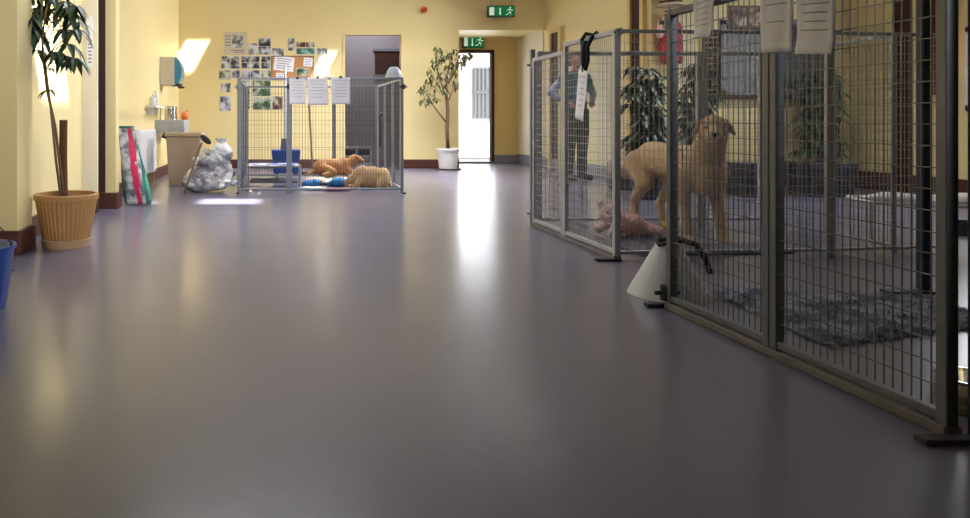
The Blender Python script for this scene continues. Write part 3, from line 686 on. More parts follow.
data = [(248.5, 43, 257.5, 55, 'small dark print just right of the sepia poster', 'pic_grey', (1, 1)),
 (258.5, 38, 271, 55, 'tall grey print right of the sepia poster, highest of its neighbours', 'pic_grey', (1, 2)),
 (272, 48, 284, 58, 'grey print above the left end of the cork board', 'pic_grey', (2, 1)),
 (221, 56, 240, 69, 'two-picture print directly under the sepia poster', 'pic_grey', (2, 1)),
 (241, 56, 260, 69, 'four-picture sheet in the middle row left of the cork board', 'pic_grey', (2, 2)),
 (261, 56, 271, 69, 'narrow two-picture sheet touching the cork board', 'pic_grey', (1, 2)),
 (219, 70, 231, 80, 'green print at the left end of the third row', 'pic_green', (1, 1)),
 (232, 70, 240, 78.5, 'small blue grey print above the corner post of the far pen', 'pic_blue', (1, 1)),
 (241, 70, 260, 78.5, 'blue and green sheet in the third row above the pen rail', 'pic_blue', (2, 1)),
 (261, 70, 271, 78.5, 'narrow green sheet in the third row beside the cork board', 'pic_green', (1, 1)),
 (221, 83, 231, 92.5, 'small framed-looking grey print left of the far pen, upper of two', 'pic_grey', (1, 1)),
 (220, 96, 231, 111, 'blue print with a dark base left of the far pen, lower of two', 'pic_blue', (1, 1)),
 (252, 80, 271, 96.5, 'green landscape print behind the pen mesh, upper of two', 'pic_green', (1, 2)),
 (252, 97.5, 271, 110, 'green landscape print behind the pen mesh, lower of two', 'pic_green', (1, 1)),
 (240, 80, 250, 110, 'narrow strip of small dark pictures behind the left of the pen', 'pic_grey', (1, 4)),
 (272, 96, 283, 110, 'small brown print behind the pen mesh under the white sheets', 'pic_brown', (1, 1)),
 (288, 38, 294.5, 51, 'small dark upright print above the cork board', 'pic_grey', (1, 1)),
 (296, 42, 315, 47.5, 'brown and red strip print above the teal one', 'pic_brown', (2, 1)),
 (296, 48, 315, 54.5, 'teal strip print above the right of the cork board', 'pic_teal', (1, 1)),
 (317, 48, 328, 54.5, 'small grey print at the top right of the display', 'pic_grey', (1, 1))]
for d in data: poster(d[0], d[1], d[2], d[3], d[4], d[5], cells=d[6], group=G)
cb = thing('cork_board', 'orange brown cork board in the middle of the back wall display', 'notice board', at(292.5, 67.5, YB - .006))
MB().box((0, 0, 0), (.66, .010, .36)).build('board', 'cork', cb)
mb = MB()
for z in (-.18, .18): mb.box((0, -.003, z), (.68, .016, .014))
for x in (-.335, .335): mb.box((x, -.003, 0), (.014, .016, .37))
mb.build('frame', 'bark', cb)
poster(274, 56.5, 294, 71, 'big tilted white notice on the left of the cork board', None, 'paper', name='notice', cat='notice', tilt=R(7), lines=5, off=.014)
poster(303.5, 58, 312.5, 66.5, 'small white notice on the right of the cork board', None, 'paper', name='notice', cat='notice', tilt=R(4), lines=4, off=.014)
poster(296, 68, 309, 76, 'green leafy print low on the cork board', 'pic_green', 'print_paper', cells=(1, 1), off=.014)
poster(276, 73, 284, 80, 'small white slip at the bottom left of the cork board', None, 'paper', name='notice', cat='notice', lines=3, off=.014)
poster(318, 56, 330, 76, 'tall white typed notice at the right end of the display, in sunlight', None, 'paper', name='notice', cat='notice', lines=9)

# sheets hung on a pen rail
def hung_sheet(c, w_, h_, d, label, lines=6, fold=0, curl=.02, name='hanging_notice', m='paper', group=None, lean=0.0, front=1, lw=.75):
    """sheet whose top edge centre is c, running along unit vector d (xy), hanging down"""
    t = thing(name, label, 'notice', c, math.atan2(d[1], d[0]), group)
    mb = MB(); nu, nv = 10, 12; vs = []; fs = []
    for j in range(nv + 1):
        v = j / nv
        for i in range(nu + 1):
            u = i / nu - .5; y = front * (curl * math.sin(v * 2.2) * (.6 + u * .8) + .002 * math.sin(u * 9 + v * 3)); z = -v * h_ + lean * u
            if fold and v > .8: y -= front * (v - .8) * fold
            vs.append((u * w_ + (0), y, z))
    for j in range(nv):
        for i in range(nu): a = j * (nu + 1) + i; fs.append((a, a + 1, a + nu + 2, a + nu + 1))
    mb.add(vs, fs); mb.keep = True; mb.build('sheet', m, t, smooth=True, solid=.0012)
    mb = MB()
    for l in range(lines):
        v = .12 + .7 * l / max(1, lines); hl = .012
        ln = lw * (1 - .25 * ((l * 7) % 3) / 2); vv = []; 
        for i in range(7):
            u = -ln / 2 + ln * i / 6
            for dv in (0, hl):
                V = v + dv; y = front * (curl * math.sin(V * 2.2) * (.6 + u * .8) + .002 * math.sin(u * 9 + V * 3)) - .0018
                vv.append((u * w_, y, -V * h_ + lean * u))
        mb.add(vv, [(2*i, 2*i+2, 2*i+3, 2*i+1) for i in range(6)])
    if lines: mb.keep = True; mb.build('printed_lines', 'ink', t)
    mb = MB(); mb.box((0, 0, .004), (.03, .014, .022)); mb.build('clip', 'dark_metal', t)
    return t
yr = BY0 - .035
hung_sheet(((297.5 - 278) / 690 * yr, yr, 1.205), .17, .27, (1, 0), 'pale sheet hung on the far pen rail, leftmost of three', 6, curl=-.01)
hung_sheet(((317.5 - 278) / 690 * yr, yr - .012, 1.215), .215, .29, (1, 0), 'lilac grey typed sheet hung on the far pen rail, middle of three', 6, curl=-.01)
hung_sheet(((340.5 - 278) / 690 * yr, yr - .004, 1.215), .20, .28, (1, 0), 'lilac grey typed sheet hung on the far pen rail, rightmost of three', 6, curl=-.01)
# near pen papers (panel runs along +y/-x); print faces the corridor
dn = Vector((A[0] - Bn[0], A[1] - Bn[1])).normalized()
def near_pt(px_):    # point on the near pen line seen in column px_
    k = (px_ - 278) / 690; s0 = Vector(A); s1 = Vector(Bn)
    tt = (k * s0.y - s0.x) / ((s1.x - s0.x) - k * (s1.y - s0.y)); return s0 + (s1 - s0) * tt
for (pa, pb, zb, lab, fold, ln, lean) in ((703, 723, 1.075, 'narrow folded white notice on the near pen, leftmost of three', -.05, 5, 0), (771, 804, .985, 'white notice with short heading on the near pen, middle of three', 0, 3, -.01), (808, 847, .965, 'white typed notice with turned-up foot on the near pen, rightmost of three', -.04, 7, -.015)):
    a = near_pt(pa); b = near_pt(pb); c = (a + b) / 2
    hung_sheet((c.x - .034, c.y, 1.225), (a - b).length, 1.225 - zb, (-dn.x, -dn.y), lab, ln, fold, .003, lean=lean, front=-1)
# leash with hanging card on the middle pen
t = thing('dog_lead', 'black dog lead looped over the rail of the middle pen', 'lead', (1.835, 4.08, 0))
mb = MB(); mb.tube([(0.03, 0, 1.27), (-.0, .03, 1.285), (-.02, .04, 1.25), (-.015, .03, 1.18), (-.012, .01, 1.12), (-.02, -.01, 1.07), (-.012, -.02, 1.12), (-.018, -.03, 1.2), (0, -.05, 1.255), (.02, -.06, 1.282), (.04, -.07, 1.25)], .012, n=8)
mb.tube([(-.02, .0, 1.24), (-.024, .01, 1.16), (-.02, .0, 1.08)], .018, n=8); mb.build('strap', 'black', t, smooth=True)
MB().tube([(-.018, .0, 1.09), (-.02, .0, 1.05)], .008, n=8).build('buckle', 'steel', t)
hs = hung_sheet((1.815, 4.10, 1.065), .12, .30, (0, -1), 'long tilted white card hanging below the black lead on the middle pen', 6, 0, .0, front=-1, lw=.6)
hs.rotation_euler = (0, R(9) * 0, R(-90)); hs.rotation_euler = (Matrix.Rotation(R(-90), 4, 'Z') @ Matrix.Rotation(R(12), 4, 'Y')).to_euler()

# ------------------------------------------------------------------ signs and alarm
def exit_sign(px0, py0, px1, py1, Y, label, hang):
    a = at(px0, py0, Y); b = at(px1, py1, Y); w_ = b.x - a.x; h_ = a.z - b.z; c = (a + b) / 2
    t = thing('exit_sign', label, 'sign', (c.x, Y, c.z))
    MB().box((0, 0, 0), (w_ + .02, .06, h_ + .02)).build('housing', 'leaf_dark', t, bevel=.004)
    MB().box((0, -.031, 0), (w_, .004, h_)).build('green_face', 'green_sign', t)
    mb = MB(); mb.box((-w_ * .38, -.034, 0), (w_ * .18, .003, h_ * .78)); mb.build('door_pictogram', 'white_sign', t)
    mb = MB(); mb.box((-w_ * .06, -.034, .02 * h_), (w_ * .05, .003, h_ * .62)); k = h_ * .16
    mb.add([(-w_*.06 - k*.7, -.0355, -h_*.2), (-w_*.06 + k*.7, -.0355, -h_*.2), (-w_*.06, -.0355, -h_*.42), (-w_*.06 - k*.7, -.033, -h_*.2), (-w_*.06 + k*.7, -.033, -h_*.2), (-w_*.06, -.033, -h_*.42)], [(0, 1, 2), (3, 5, 4), (0, 3, 4, 1), (1, 4, 5, 2), (2, 5, 3, 0)])
    mb.build('arrow', 'white_sign', t)
    mb = MB(); x0 = w_ * .30; s = h_; y = -.035
    mb.ell((x0 + .07 * s, y, .34 * s), (.085 * s, .002, .085 * s), nu=12, nv=8)
    for p, q, r in (((.02, .22), (-.06, -.08), .085), ((.03, .2), (-.22, .16), .04), ((-.22, .16), (-.34, .0), .035), ((.05, .2), (.22, .06), .04), ((.22, .06), (.34, .14), .035), ((-.06, -.08), (.14, -.16), .055), ((.14, -.16), (.12, -.40), .05), ((-.06, -.08), (-.14, -.28), .055), ((-.14, -.28), (-.36, -.34), .045)):
        mb.bar((x0 + p[0] * s, y, p[1] * s), (x0 + q[0] * s, y, q[1] * s), .003, r * 2 * s) if abs(p[0] - q[0]) > abs(p[1] - q[1]) else mb.bar((x0 + p[0] * s, y, p[1] * s), (x0 + q[0] * s, y, q[1] * s), r * 2 * s, .003)
    mb.build('running_figure', 'white_sign', t)
    if hang:
        mb = MB(); zt = H - c.z
        for sx in (-.4, .4): mb.tube([(sx * w_, 0, h_ / 2), (sx * w_, 0, zt)], .004, n=6)
        mb.build('suspension_rod', 'galv', t)
    return t
exit_sign(488, 6.5, 514, 16.5, 10.93, 'green emergency exit sign hanging high above the lobby opening', True)
exit_sign(463, 36.5, 483, 47.5, YA - .05, 'green emergency exit sign over the exit door inside the lobby', False)
t = thing('fire_alarm_sounder', 'small round orange alarm high on the back wall', 'alarm', at(424, 10, YB))
t.location.y = YB
MB().tube([(0, -.004, 0), (0, -.03, 0)], .052, n=24).build('base', 'orange', t); MB().tube([(0, -.03, 0), (0, -.05, 0)], .03, n=20).build('lens', 'red', t)
t = thing('wall_notice', 'narrow upright white notice strip with purplish print on the pier beside the left doorway', 'notice', (-1.56, 5.728, 1.42))
MB().box((0, -.001, 0), (.05, .002, .42)).build('sheet', 'paper', t)
mb = MB()
for k in range(7): mb.box((0, -.0025, -.17 + k * .03), (.03, .001, .012))
mb.build('printed_lines', 'ink', t)
# notices on the wall at the side-room back
t = thing('picture_frame', 'brown framed double picture high above the left of the side room window', 'picture', at(747, 17, YW - .012))
MB().box((0, 0, 0), (.42, .02, .26)).build('frame', 'bark', t); MB().box((-.10, -.011, 0), (.17, .003, .21)).box((.10, -.011, 0), (.17, .003, .21)).build('printed_picture', 'pic_brown', t)
t = thing('slatted_shutter', 'dark brown slatted shutter hanging left of the side room window', 'shutter', at(712, 66, YW - .03))
mb = MB()
for k in range(13): mb.box((0, 0, -.36 + k * .06), (.16, .012, .045), Matrix.Rotation(R(35), 3, 'X'))
mb.build('slats', 'dark_door', t); MB().box((-.09, 0, 0), (.02, .035, .80)).box((.09, 0, 0), (.02, .035, .80)).box((0, 0, .40), (.2, .035, .03)).box((0, 0, -.40), (.2, .035, .03)).build('frame', 'dark_door', t)
t = thing('curtain', 'dark red curtain hanging beside the window on the far right', 'curtain', (XC - .06, 6.83, 0))
mb = MB(); pts = [(.025 * math.sin(k * 1.3), -.13 + k * .013) for k in range(21)]
vs = [(x, y, z) for z in (1.02, 2.5) for x, y in pts]; mb.add(vs, [(k, k + 1, k + 22, k + 21) for k in range(20)]); mb.keep = True
mb.build('drape', M['red_dark'] if 'red_dark' in M else mat('dark_red_cloth', (0.16, 0.02, 0.02), .85), t, solid=.004)
MB().tube([(0, -.25, 2.52), (0, .25, 2.52)], .012).build('rail', 'dark_metal', t)

# ------------------------------------------------------------------ contents of the far pen
t = thing('raised_bed_frame', 'low steel framed raised dog bed with blue and white top in the far pen', 'dog bed', (-.06, 7.95, 0))
MB().b2(-.27, .29, -.22, .22, .235, .262).build('bed_top', 'blue_white' if 'blue_white' in M else ramp_mat('blue_and_white_cloth', [(0.05, 0.10, 0.35), (0.5, 0.55, 0.7), (0.75, 0.78, 0.85)], 6, .7), t, bevel=.006)
mb = MB(); 
for (x0, y0, x1, y1) in ((-.29, -.24, .31, -.24), (-.29, .24, .31, .24), (-.29, -.24, -.29, .24), (.31, -.24, .31, .24)): mb.tube([(x0, y0, .248), (x1, y1, .248)], .012)
mb.build('frame', 'steel', t)
for x in (-.29, .31):
    for y in (-.24, .24): MB().tube([(x, y, 0), (x, y, .24)], .012).build('leg', 'galv_light', t)
mb = MB(); mb.lathe([(.20, .09), (.23, .09), (.23, .13), (.20, .13)], c=(0, 0, 0), n=32, close=False)
MB().b2(-.26, .28, -.2, .2, .06, .085).build('lower_shelf', 'mat_grey', t, bevel=.005)
def bowl(name, label, x, y, r, h, m='steel', z=0):
    o = MB().lathe([(.001, .002), (r * 1.12, .002), (r * .98, h * .9), (r, h), (r * .92, h), (r * .8, h * .25), (.001, h * .2)], n=40).build(name, m, None, smooth=False)
    o.location = (x, y, z); return tag(o, label, 'bowl')
bowl('dog_bowl', 'stainless steel bowl inside the left front corner of the far pen', -.27, 7.48, .085, .05)
t = thing('mop_bucket', 'blue mop bucket with upright wringer between the far pen and the wall', 'mop bucket', (.11, 9.55, 0))
frustum(MB(), .34, .26, .40, .30, .04, .36).build('bucket_body', 'blue_plastic', t, bevel=.01)
frustum(MB(), .16, .14, .12, .20, .36, .52).build('wringer', 'galv', t, bevel=.008)
for x in (-.13, .13):
    for y in (-.09, .09): MB().ell((x, y, .022), (.022, .014, .022), nu=10, nv=8).build('caster', 'black', t)
t = thing('mop', 'mop with long pale pole standing in the blue bucket behind the far pen', 'mop', (.12, 9.60, 0))
MB().tube([(-.02, 0, .40), (-.02, .06, 1.52)], .019).build('pole', 'galv_light', t); MB().lathe([(.001, .42), (.06, .37), (.03, .46), (.012, .50)], n=16).build('mop_head', 'towel', t)
t = thing('squeegee', 'floor squeegee with pale wooden pole leaning behind the far pen beside the mop', 'squeegee', (.46, 9.72, 0))
MB().tube([(.03, 0, .03), (-.04, .10, 1.40)], .014).build('pole', 'bark', t); MB().box((.03, 0, .02), (.34, .03, .035)).build('blade', 'black', t)
# bedding
def heap(name, label, cat, x, y, parts_, m, z=0, vox=.015, sm=3, group=None):
    mb = MB()
    for c, r in parts_: mb.ell(c, r, nu=14, nv=8)
    o = mb.build(name, m, None, remesh=vox, sm=sm); o.location = (x, y, z); return tag(o, label, cat, group)
heap('blanket', 'rumpled pale blanket spread under the ginger dog in the far pen', 'blanket', .66, 8.38, [((0, 0, .03), (.36, .26, .045)), ((-.2, -.12, .05), (.16, .12, .04)), ((.2, -.1, .04), (.16, .14, .045)), ((.0, .1, .05), (.3, .14, .05))], 'sepia')
heap('cloth', 'bright blue crumpled cloth left of the ginger dog in the far pen', 'cloth', .36, 7.86, [((0, 0, .04), (.10, .08, .05)), ((.06, 0, .06), (.06, .07, .04)), ((-.07, .02, .03), (.06, .06, .035))], 'blue_cloth', vox=.01)
heap('cloth', 'bright blue crumpled cloth in front of the ginger dog head in the far pen', 'cloth', .70, 7.98, [((0, 0, .05), (.10, .08, .06)), ((.07, 0, .04), (.07, .07, .05)), ((-.08, .02, .03), (.06, .06, .035))], 'blue_cloth', vox=.01)
heap('towel', 'flat red towel on the floor at the front of the far pen', 'towel', 0.63, 7.48, [((0, 0, .018), (.16, .06, .02)), ((.1, .02, .02), (.08, .05, .02))], 'red', vox=.01)
heap('towel', 'flat white and grey towel at the front of the far pen beside the red one', 'towel', .42, 7.60, [((0, 0, .018), (.13, .08, .02)), ((-.1, .02, .02), (.08, .05, .02))], 'towel', vox=.01)
t = thing('dog_lead', 'thin dark lead with clip hanging on the right side of the far pen', 'lead', (BX1 - .03, 8.62, 0))
MB().tube([(0, 0, .86), (-.02, .02, .80), (-.01, 0, .72), (-.015, 0, .44)], .012, n=8).tube([(-.0, -.06, .84), (0, 0, .86), (0, .06, .82)], .012, n=8).build('strap', 'dark_metal', t)
t = thing('plastic_tub', 'upturned white and blue plastic tub on the right corner of the far pen', 'tub', (1.235, 7.36, 1.224))
MB().lathe([(.085, 0), (.088, .012), (.07, .07), (.04, .11), (.001, .115)], n=32).build('tub_body', 'tub' if 'tub' in M else mat('white_blue_plastic', (0.55, 0.66, 0.80), .3), t, smooth=True)
MB().lathe([(.083, -.002), (.095, -.002), (.095, .01), (.087, .012)], n=32).build('rim', 'white', t)
t = thing('shelf_unit', 'low black two-box shelf unit inside the grey store room doorway', 'shelf unit', (at(356, 0, 11.9).x, 11.9, 0))
mb = MB(); 
for x in (-.24, 0, .24): mb.b2(x - .012, x + .012, -.12, .12, 0, .30)
for z in (.01, .15, .30): mb.b2(-.25, .25, -.12, .12, z - .01, z + .01)
mb.build('carcass', 'galv_light', t); MB().b2(-.22, -.02, -.1, .1, .17, .27).b2(.02, .22, -.1, .1, .17, .27).build('boxes', 'black', t)

# ------------------------------------------------------------------ dogs
def lying_dog(name, label, x, y, rz, m, sc=1.0, z=0, group=None, headup=.16, tail=True, zs=1.0):
    t = thing(name, label, 'dog', (x, y, z), rz, group); t.scale = (sc, sc, sc * zs)
    mb = MB(); e = mb.ell; c = mb.cap
    e((-.02, 0, .125), (.24, .13, .125)); e((-.20, .02, .12), (.13, .14, .12)); e((.14, 0, .13), (.13, .115, .13))
    c((-.20, -.08, .10), .085, (-.06, -.17, .06), .055); c((-.06, -.17, .045), .04, (-.20, -.22, .03), .028); e((-.22, -.225, .025), (.045, .03, .024))  # hind leg folded
    c((-.22, .10, .10), .08, (-.10, .16, .05), .045)
    c((.18, -.08, .09), .055, (.24, -.12, .045), .038); c((.24, -.12, .035), .033, (.38, -.10, .026), .024); e((.40, -.10, .024), (.045, .03, .023))
    c((.19, .08, .09), .055, (.26, .11, .045), .038); c((.26, .11, .035), .033, (.38, .10, .026), .024)
    c((.20, 0, .16), .09, (.30, .0, headup + .01), .065); e((.335, 0, headup), (.075, .066, .062)); c((.37, 0, headup - .012), .045, (.435, 0, headup - .03), .030)
    if tail: c((-.31, .0, .08), .035, (-.40, -.08, .03), .025); c((-.40, -.08, .03), .025, (-.50, -.10, .018), .012)
    else: c((-.29, .0, .07), .035, (-.33, .10, .03), .022)
    mb.build('body', m, t, remesh=.010, sm=4)
    for s in (-1, 1):
        em = MB(); em.ell((.325, s * .066, headup + .008), (.036, .012, .046), Matrix.Rotation(R(-15 * s), 3, 'X'), 12, 8); em.build('ear', m, t, smooth=True)
        MB().ell((.395, s * .030, headup + .018), .008, nu=10, nv=6).build('eye', 'black', t)
    MB().ell((.462, 0, headup - .022), (.012, .015, .011), nu=10, nv=6).build('nose', 'black', t)
    return t
lying_dog('lying_dog', 'ginger dog lying on blankets at the back of the far pen', .70, 8.50, R(8), 'fur_ginger', .82, .09, headup=.24)
lying_dog('lying_dog', 'curly cream dog lying with its back to the front of the far pen', 1.05, 7.78, R(178), 'fur_cream', .66, 0, headup=.10, tail=False, zs=1.5)

t = thing('standing_dog', 'yellow labrador type dog standing and looking out through the mesh of the pen', 'dog', (2.64, 4.56, 0))
def D(x, y, z): return (x - 2.64, y - 4.56, z)
mb = MB(); e = mb.ell; c = mb.cap
e(D(2.62, 4.80, .50), (.115, .15, .125)); c(D(2.62, 4.76, .505), .115, D(2.645, 4.52, .485), .115); c(D(2.645, 4.56, .485), .118, D(2.66, 4.34, .48), .135)
e(D(2.66, 4.31, .45), (.125, .13, .155)); e(D(2.66, 4.24, .42), (.095, .08, .12))
c(D(2.655, 4.28, .54), .105, D(2.625, 4.17, .66), .080)                      # neck
hd = Vector(D(2.605, 4.125, .715)); g = Vector((-.50, -.85, -.10)).normalized(); hs_ = Vector((.86, -.50, 0)).normalized()
e(hd, (.083, .083, .078)); e(hd + Vector((0, 0, .012)) - g * .01, (.078, .078, .072))
c(hd + g * .05 + Vector((0, 0, -.012)), .054, hd + g * .135 + Vector((0, 0, -.022)), .038)
c(hd + g * .05 + Vector((0, 0, -.040)), .040, hd + g * .12 + Vector((0, 0, -.048)), .026)
for s in (-1, 1):
    # forelegs
    fx_ = 2.64 + s * .105
    c(D(2.66 + s * .085, 4.32, .45), .075, D(fx_, 4.33, .33), .050); c(D(fx_, 4.33, .33), .046, D(fx_, 4.29, .17), .031); c(D(fx_, 4.29, .17), .033, D(fx_, 4.27, .05), .026)
    e(D(fx_, 4.245, .026), (.036, .052, .026))
    # hind legs: thigh, shank back to the hock, near-vertical metatarsus
    hx = 2.62 + s * .085
    c(D(hx, 4.84, .47), .095, D(hx + s * .015, 4.74, .34), .062); c(D(hx + s * .015, 4.75, .33), .050, D(hx + s * .01, 4.90, .19), .030); c(D(hx + s * .01, 4.90, .19), .030, D(hx + s * .01, 4.87, .05), .024)
    e(D(hx + s * .01, 4.845, .024), (.034, .05, .024))
c(D(2.62, 4.93, .53), .034, D(2.56, 5.0, .44), .026)
body = mb.build('body', 'fur_gold', t, remesh=.010, sm=4)
for s in (-1, 1):
    em = MB(); q = hd + hs_ * s * .080 + Vector((0, 0, .012)) - g * .005
    rot = Matrix.Rotation(math.atan2(hs_.y, hs_.x), 3, 'Z') @ Matrix.Rotation(R(-28 * s), 3, 'Y')
    em.ell(q, (.016, .038, .056), rot, 14, 10); em.build('ear', 'fur_ear' if 'fur_ear' in M else M.setdefault('fur_ear', mat('tan_ear_fur', (0.40, 0.22, 0.09), .85, bump=.4)), t, smooth=True)
    MB().ell(hd + g * .077 + hs_ * s * .036 + Vector((0, 0, .018)), .0105, nu=12, nv=8).build('eye', 'black', t)
MB().ell(hd + g * .172 + Vector((0, 0, -.012)), (.020, .016, .015), nu=12, nv=8).build('nose', 'black', t)
mm = MB(); mm.tube([hd + g * .158 + hs_ * .0 + Vector((0, 0, -.026)), hd + g * .155 + Vector((0, 0, -.044))], .003, n=6)
for s in (-1, 1): mm.tube([hd + g * .155 + Vector((0, 0, -.044)), hd + g * .13 + hs_ * s * .026 + Vector((0, 0, -.052)), hd + g * .09 + hs_ * s * .040 + Vector((0, 0, -.048))], .003, n=6)
mm.build('mouth', 'black', t)
# stuffed toy
t = thing('soft_toy', 'faded pink soft toy lying on the floor inside the middle pen', 'soft toy', (2.30, 4.60, 0)); t.scale = (1.15, 1.1, 1.15)
mb = MB(); e = mb.ell; c = mb.cap
e((.04, 0, .065), (.095, .075, .065)); e((-.085, -.02, .125), (.062, .058, .060)); e((-.105, -.065, .115), (.028, .028, .022)); e((-.13, .0, .18), (.022, .014, .024)); e((-.045, .01, .185), (.022, .014, .024))
c((-.05, -.05, .06), .032, (-.11, -.10, .03), .026); c((-.05, .04, .06), .03, (-.12, .06, .03), .026); c((.10, -.03, .05), .036, (.17, -.07, .035), .032); c((.10, .04, .05), .036, (.18, .05, .035), .032)
mb.build('body', 'pink', t, remesh=.008, sm=2)
MB().ell((-.108, -.096, .118), (.010, .006, .007)).build('nose', 'skirt', t)
for s in (-1, 1): MB().ell((-.095 + s * .026, -.075, .142), .006, nu=8, nv=6).build('eye', 'black', t)

# ------------------------------------------------------------------ middle and near pen contents
t = thing('floor_mat', 'dark grey floor mat just inside the front of the middle pen', 'mat', (2.45, 4.02, 0))
MB().box((0.05, 0.04, .010), (.92, .28, .018), Matrix.Rotation(R(5), 3, 'Z')).build('mat_body', 'mat_grey', t, bevel=.005)
# shaggy rug
t = thing('fleece_rug', 'shaggy blue grey fleece rug on the floor of the near pen', 'rug', (2.3, 2.8, 0))
cor = [Vector((1.70, 3.10)), Vector((1.77, 2.42)), Vector((2.74, 2.60)), Vector((2.95, 3.08))]
cor[0] = Vector((1.93, 3.07)); cor[3] = Vector((2.80, 2.98)); cor[1] = Vector((1.86, 2.33)); rnd = random.Random(8)
mb = MB(); nu, nv = 60, 42; vs = []
for j in range(nv + 1):
    for i in range(nu + 1):
        u, v = i / nu, j / nv; p = (cor[0] * (1 - u) + cor[3] * u) * (1 - v) + (cor[1] * (1 - u) + cor[2] * u) * v
        ed = min(u, 1 - u, v, 1 - v); z = .004 + min(1, ed * 14) * (.014 + .005 * math.sin(u * 11 + v * 5) * math.sin(v * 9) + rnd.uniform(0, .006))
        z += .02 * math.exp(-((u - .15) ** 2 + (v - .2) ** 2) * 40)
        vs.append((p.x - 2.3 + rnd.uniform(-.006, .006), p.y - 2.8 + rnd.uniform(-.006, .006), z))
mb.add(vs, [(j*(nu+1)+i, j*(nu+1)+i+1, (j+1)*(nu+1)+i+1, (j+1)*(nu+1)+i) for j in range(nv) for i in range(nu)]); mb.keep = True
mb.build('backing', 'rug', t, smooth=True)
mb = MB()
for k in range(9000):
    i = rnd.randrange(len(vs)); x, y, z = vs[i]; x += rnd.uniform(-.01, .01); y += rnd.uniform(-.01, .01)
    a = rnd.uniform(0, 6.28); l = rnd.uniform(.012, .03); w_ = .004; dx_, dy_ = math.cos(a), math.sin(a)
    mb.add([(x - dy_ * w_, y + dx_ * w_, z - .004), (x + dy_ * w_, y - dx_ * w_, z - .004), (x + dx_ * l, y + dy_ * l, z + rnd.uniform(.003, .009))], [(0, 1, 2)])
mb.keep = True; pile = mb.build('pile', 'rug', t); pile['kind'] = 'stuff'
bowl('dog_bowl', 'stainless steel bowl behind the nearest corner post of the near pen', 1.86, 1.84, .085, .085)
# white buster collar with black strap
t = thing('protective_collar', 'frosted white cone collar with black strap standing by the near pen corner', 'collar', (1.715, 3.03, 0))
MB().lathe([(.165, .003), (.045, .235), (.042, .235), (.160, .003)], n=48).build('cone', 'frost', t, smooth=False)
MB().tube([(-.05, -.02, .225), (-.03, -.045, .24), (.03, -.045, .245), (.06, .0, .25), (.03, .045, .24), (-.03, .04, .235), (-.05, -.02, .225)], .010, n=8).tube([(.04, -.045, .25), (.075, -.075, .235), (.10, -.10, .18), (.112, -.115, .12)], .012, n=8).build('strap', 'black', t, smooth=True)
# white bed frame with towel, right
t = thing('raised_bed_frame', 'low white tube framed bed with fluffy towelling top at the right of the side room', 'dog bed', (4.05, 4.28, 0), R(-22))
MB().tube([(-.36, -.18, 0), (-.36, -.18, .26), (-.36, .18, .26), (-.36, .18, 0)], .013).tube([(.36, -.18, 0), (.36, -.18, .26), (.36, .18, .26), (.36, .18, 0)], .013).tube([(-.36, -.18, .26), (.36, -.18, .26)], .013).tube([(-.36, .18, .26), (.36, .18, .26)], .013).build('frame', 'white', t)
mb = MB(); mb.ell((0, 0, .278), (.37, .18, .022)); mb.ell((-.2, -.06, .29), (.12, .10, .03)); mb.ell((.1, -.06, .29), (.16, .10, .03)); mb.ell((.2, .06, .29), (.13, .09, .03)); mb.build('towelling_top', 'towel', t, remesh=.014, sm=2)
bowl('water_bowl', 'black bowl on the floor under the right of the side room', 4.62, 4.62, .09, .09, 'black')
# crates, dog bed
def crate(x, y, w_, d_, h_, label):
    t = thing('storage_crate', label, 'crate', (x, y, 0)); mb = MB(); frustum(mb, w_ * .9, d_ * .9, w_, d_, 0, h_ * .93); mb.build('crate_body', 'navy', t, bevel=.01)
    MB().b2(-w_ * .53, w_ * .53, -d_ * .53, d_ * .53, h_ * .93, h_).build('rim', 'navy', t, bevel=.006)
    for k in range(3): MB().b2(-w_ * .40, w_ * .40, -d_ * .505, -d_ * .47, h_ * (.2 + .22 * k), h_ * (.27 + .22 * k)).build('rib', 'black', t)
crate(4.82, 6.98, .42, .32, .34, 'dark navy crate right of the standing dog by the side room wall')
crate(5.52, 7.02, .48, .34, .34, 'dark navy crate below the widest dark plant in the side room')
t = thing('round_dog_bed', 'dusty tan padded dog bed on a dark base beyond the middle pen', 'dog bed', (3.98, 7.72, 0))
mb = MB()
for k in range(20):
    a = 2 * math.pi * k / 20; mb.ell((.20 * math.cos(a), .20 * math.sin(a), .22), (.09, .09, .12), nu=12, nv=8)
mb.ell((0, 0, .16), (.2, .2, .06)); mb.build('cushion', 'cushion', t, remesh=.02, sm=3)
MB().lathe([(.001, .0), (.25, .0), (.27, .03), (.27, .10), (.001, .10)], n=32).build('base', 'dark_metal', t)
# red coat on a hook
t = thing('hanging_coat', 'red coat with white lining hanging on the wall just past the corridor corner', 'coat', (4.44, 7.84, 0)); t.scale = (.85, .8, 1)
mb = MB(); mb.ell((0, 0, 1.86), (.13, .07, .12)); mb.cap((0, 0, 1.85), .10, (0, 0, 1.50), .11); mb.cap((.10, -.02, 1.85), .05, (.13, -.04, 1.45), .045)
mb.build('coat_body', 'red', t, remesh=.015, sm=3)
mb = MB(); mb.cap((-.03, -.10, 1.74), .035, (-.03, -.11, 1.52), .045); mb.cap((.03, -.10, 1.55), .04, (.05, -.10, 1.44), .02); mb.build('lining', 'towel', t, remesh=.012, sm=3)
mb = MB(); mb.cap((-.11, -.02, 1.84), .05, (-.13, -.03, 1.74), .05); mb.build('sleeve', 'pink', t, remesh=.012, sm=2)
MB().tube([(0, .10, 2.02), (0, .0, 2.02), (0, -.02, 2.05)], .008).build('hook', 'dark_metal', t)
t = thing('hat', 'pale beige hat hanging above the red coat', 'hat', (4.44, 7.80, 2.07))
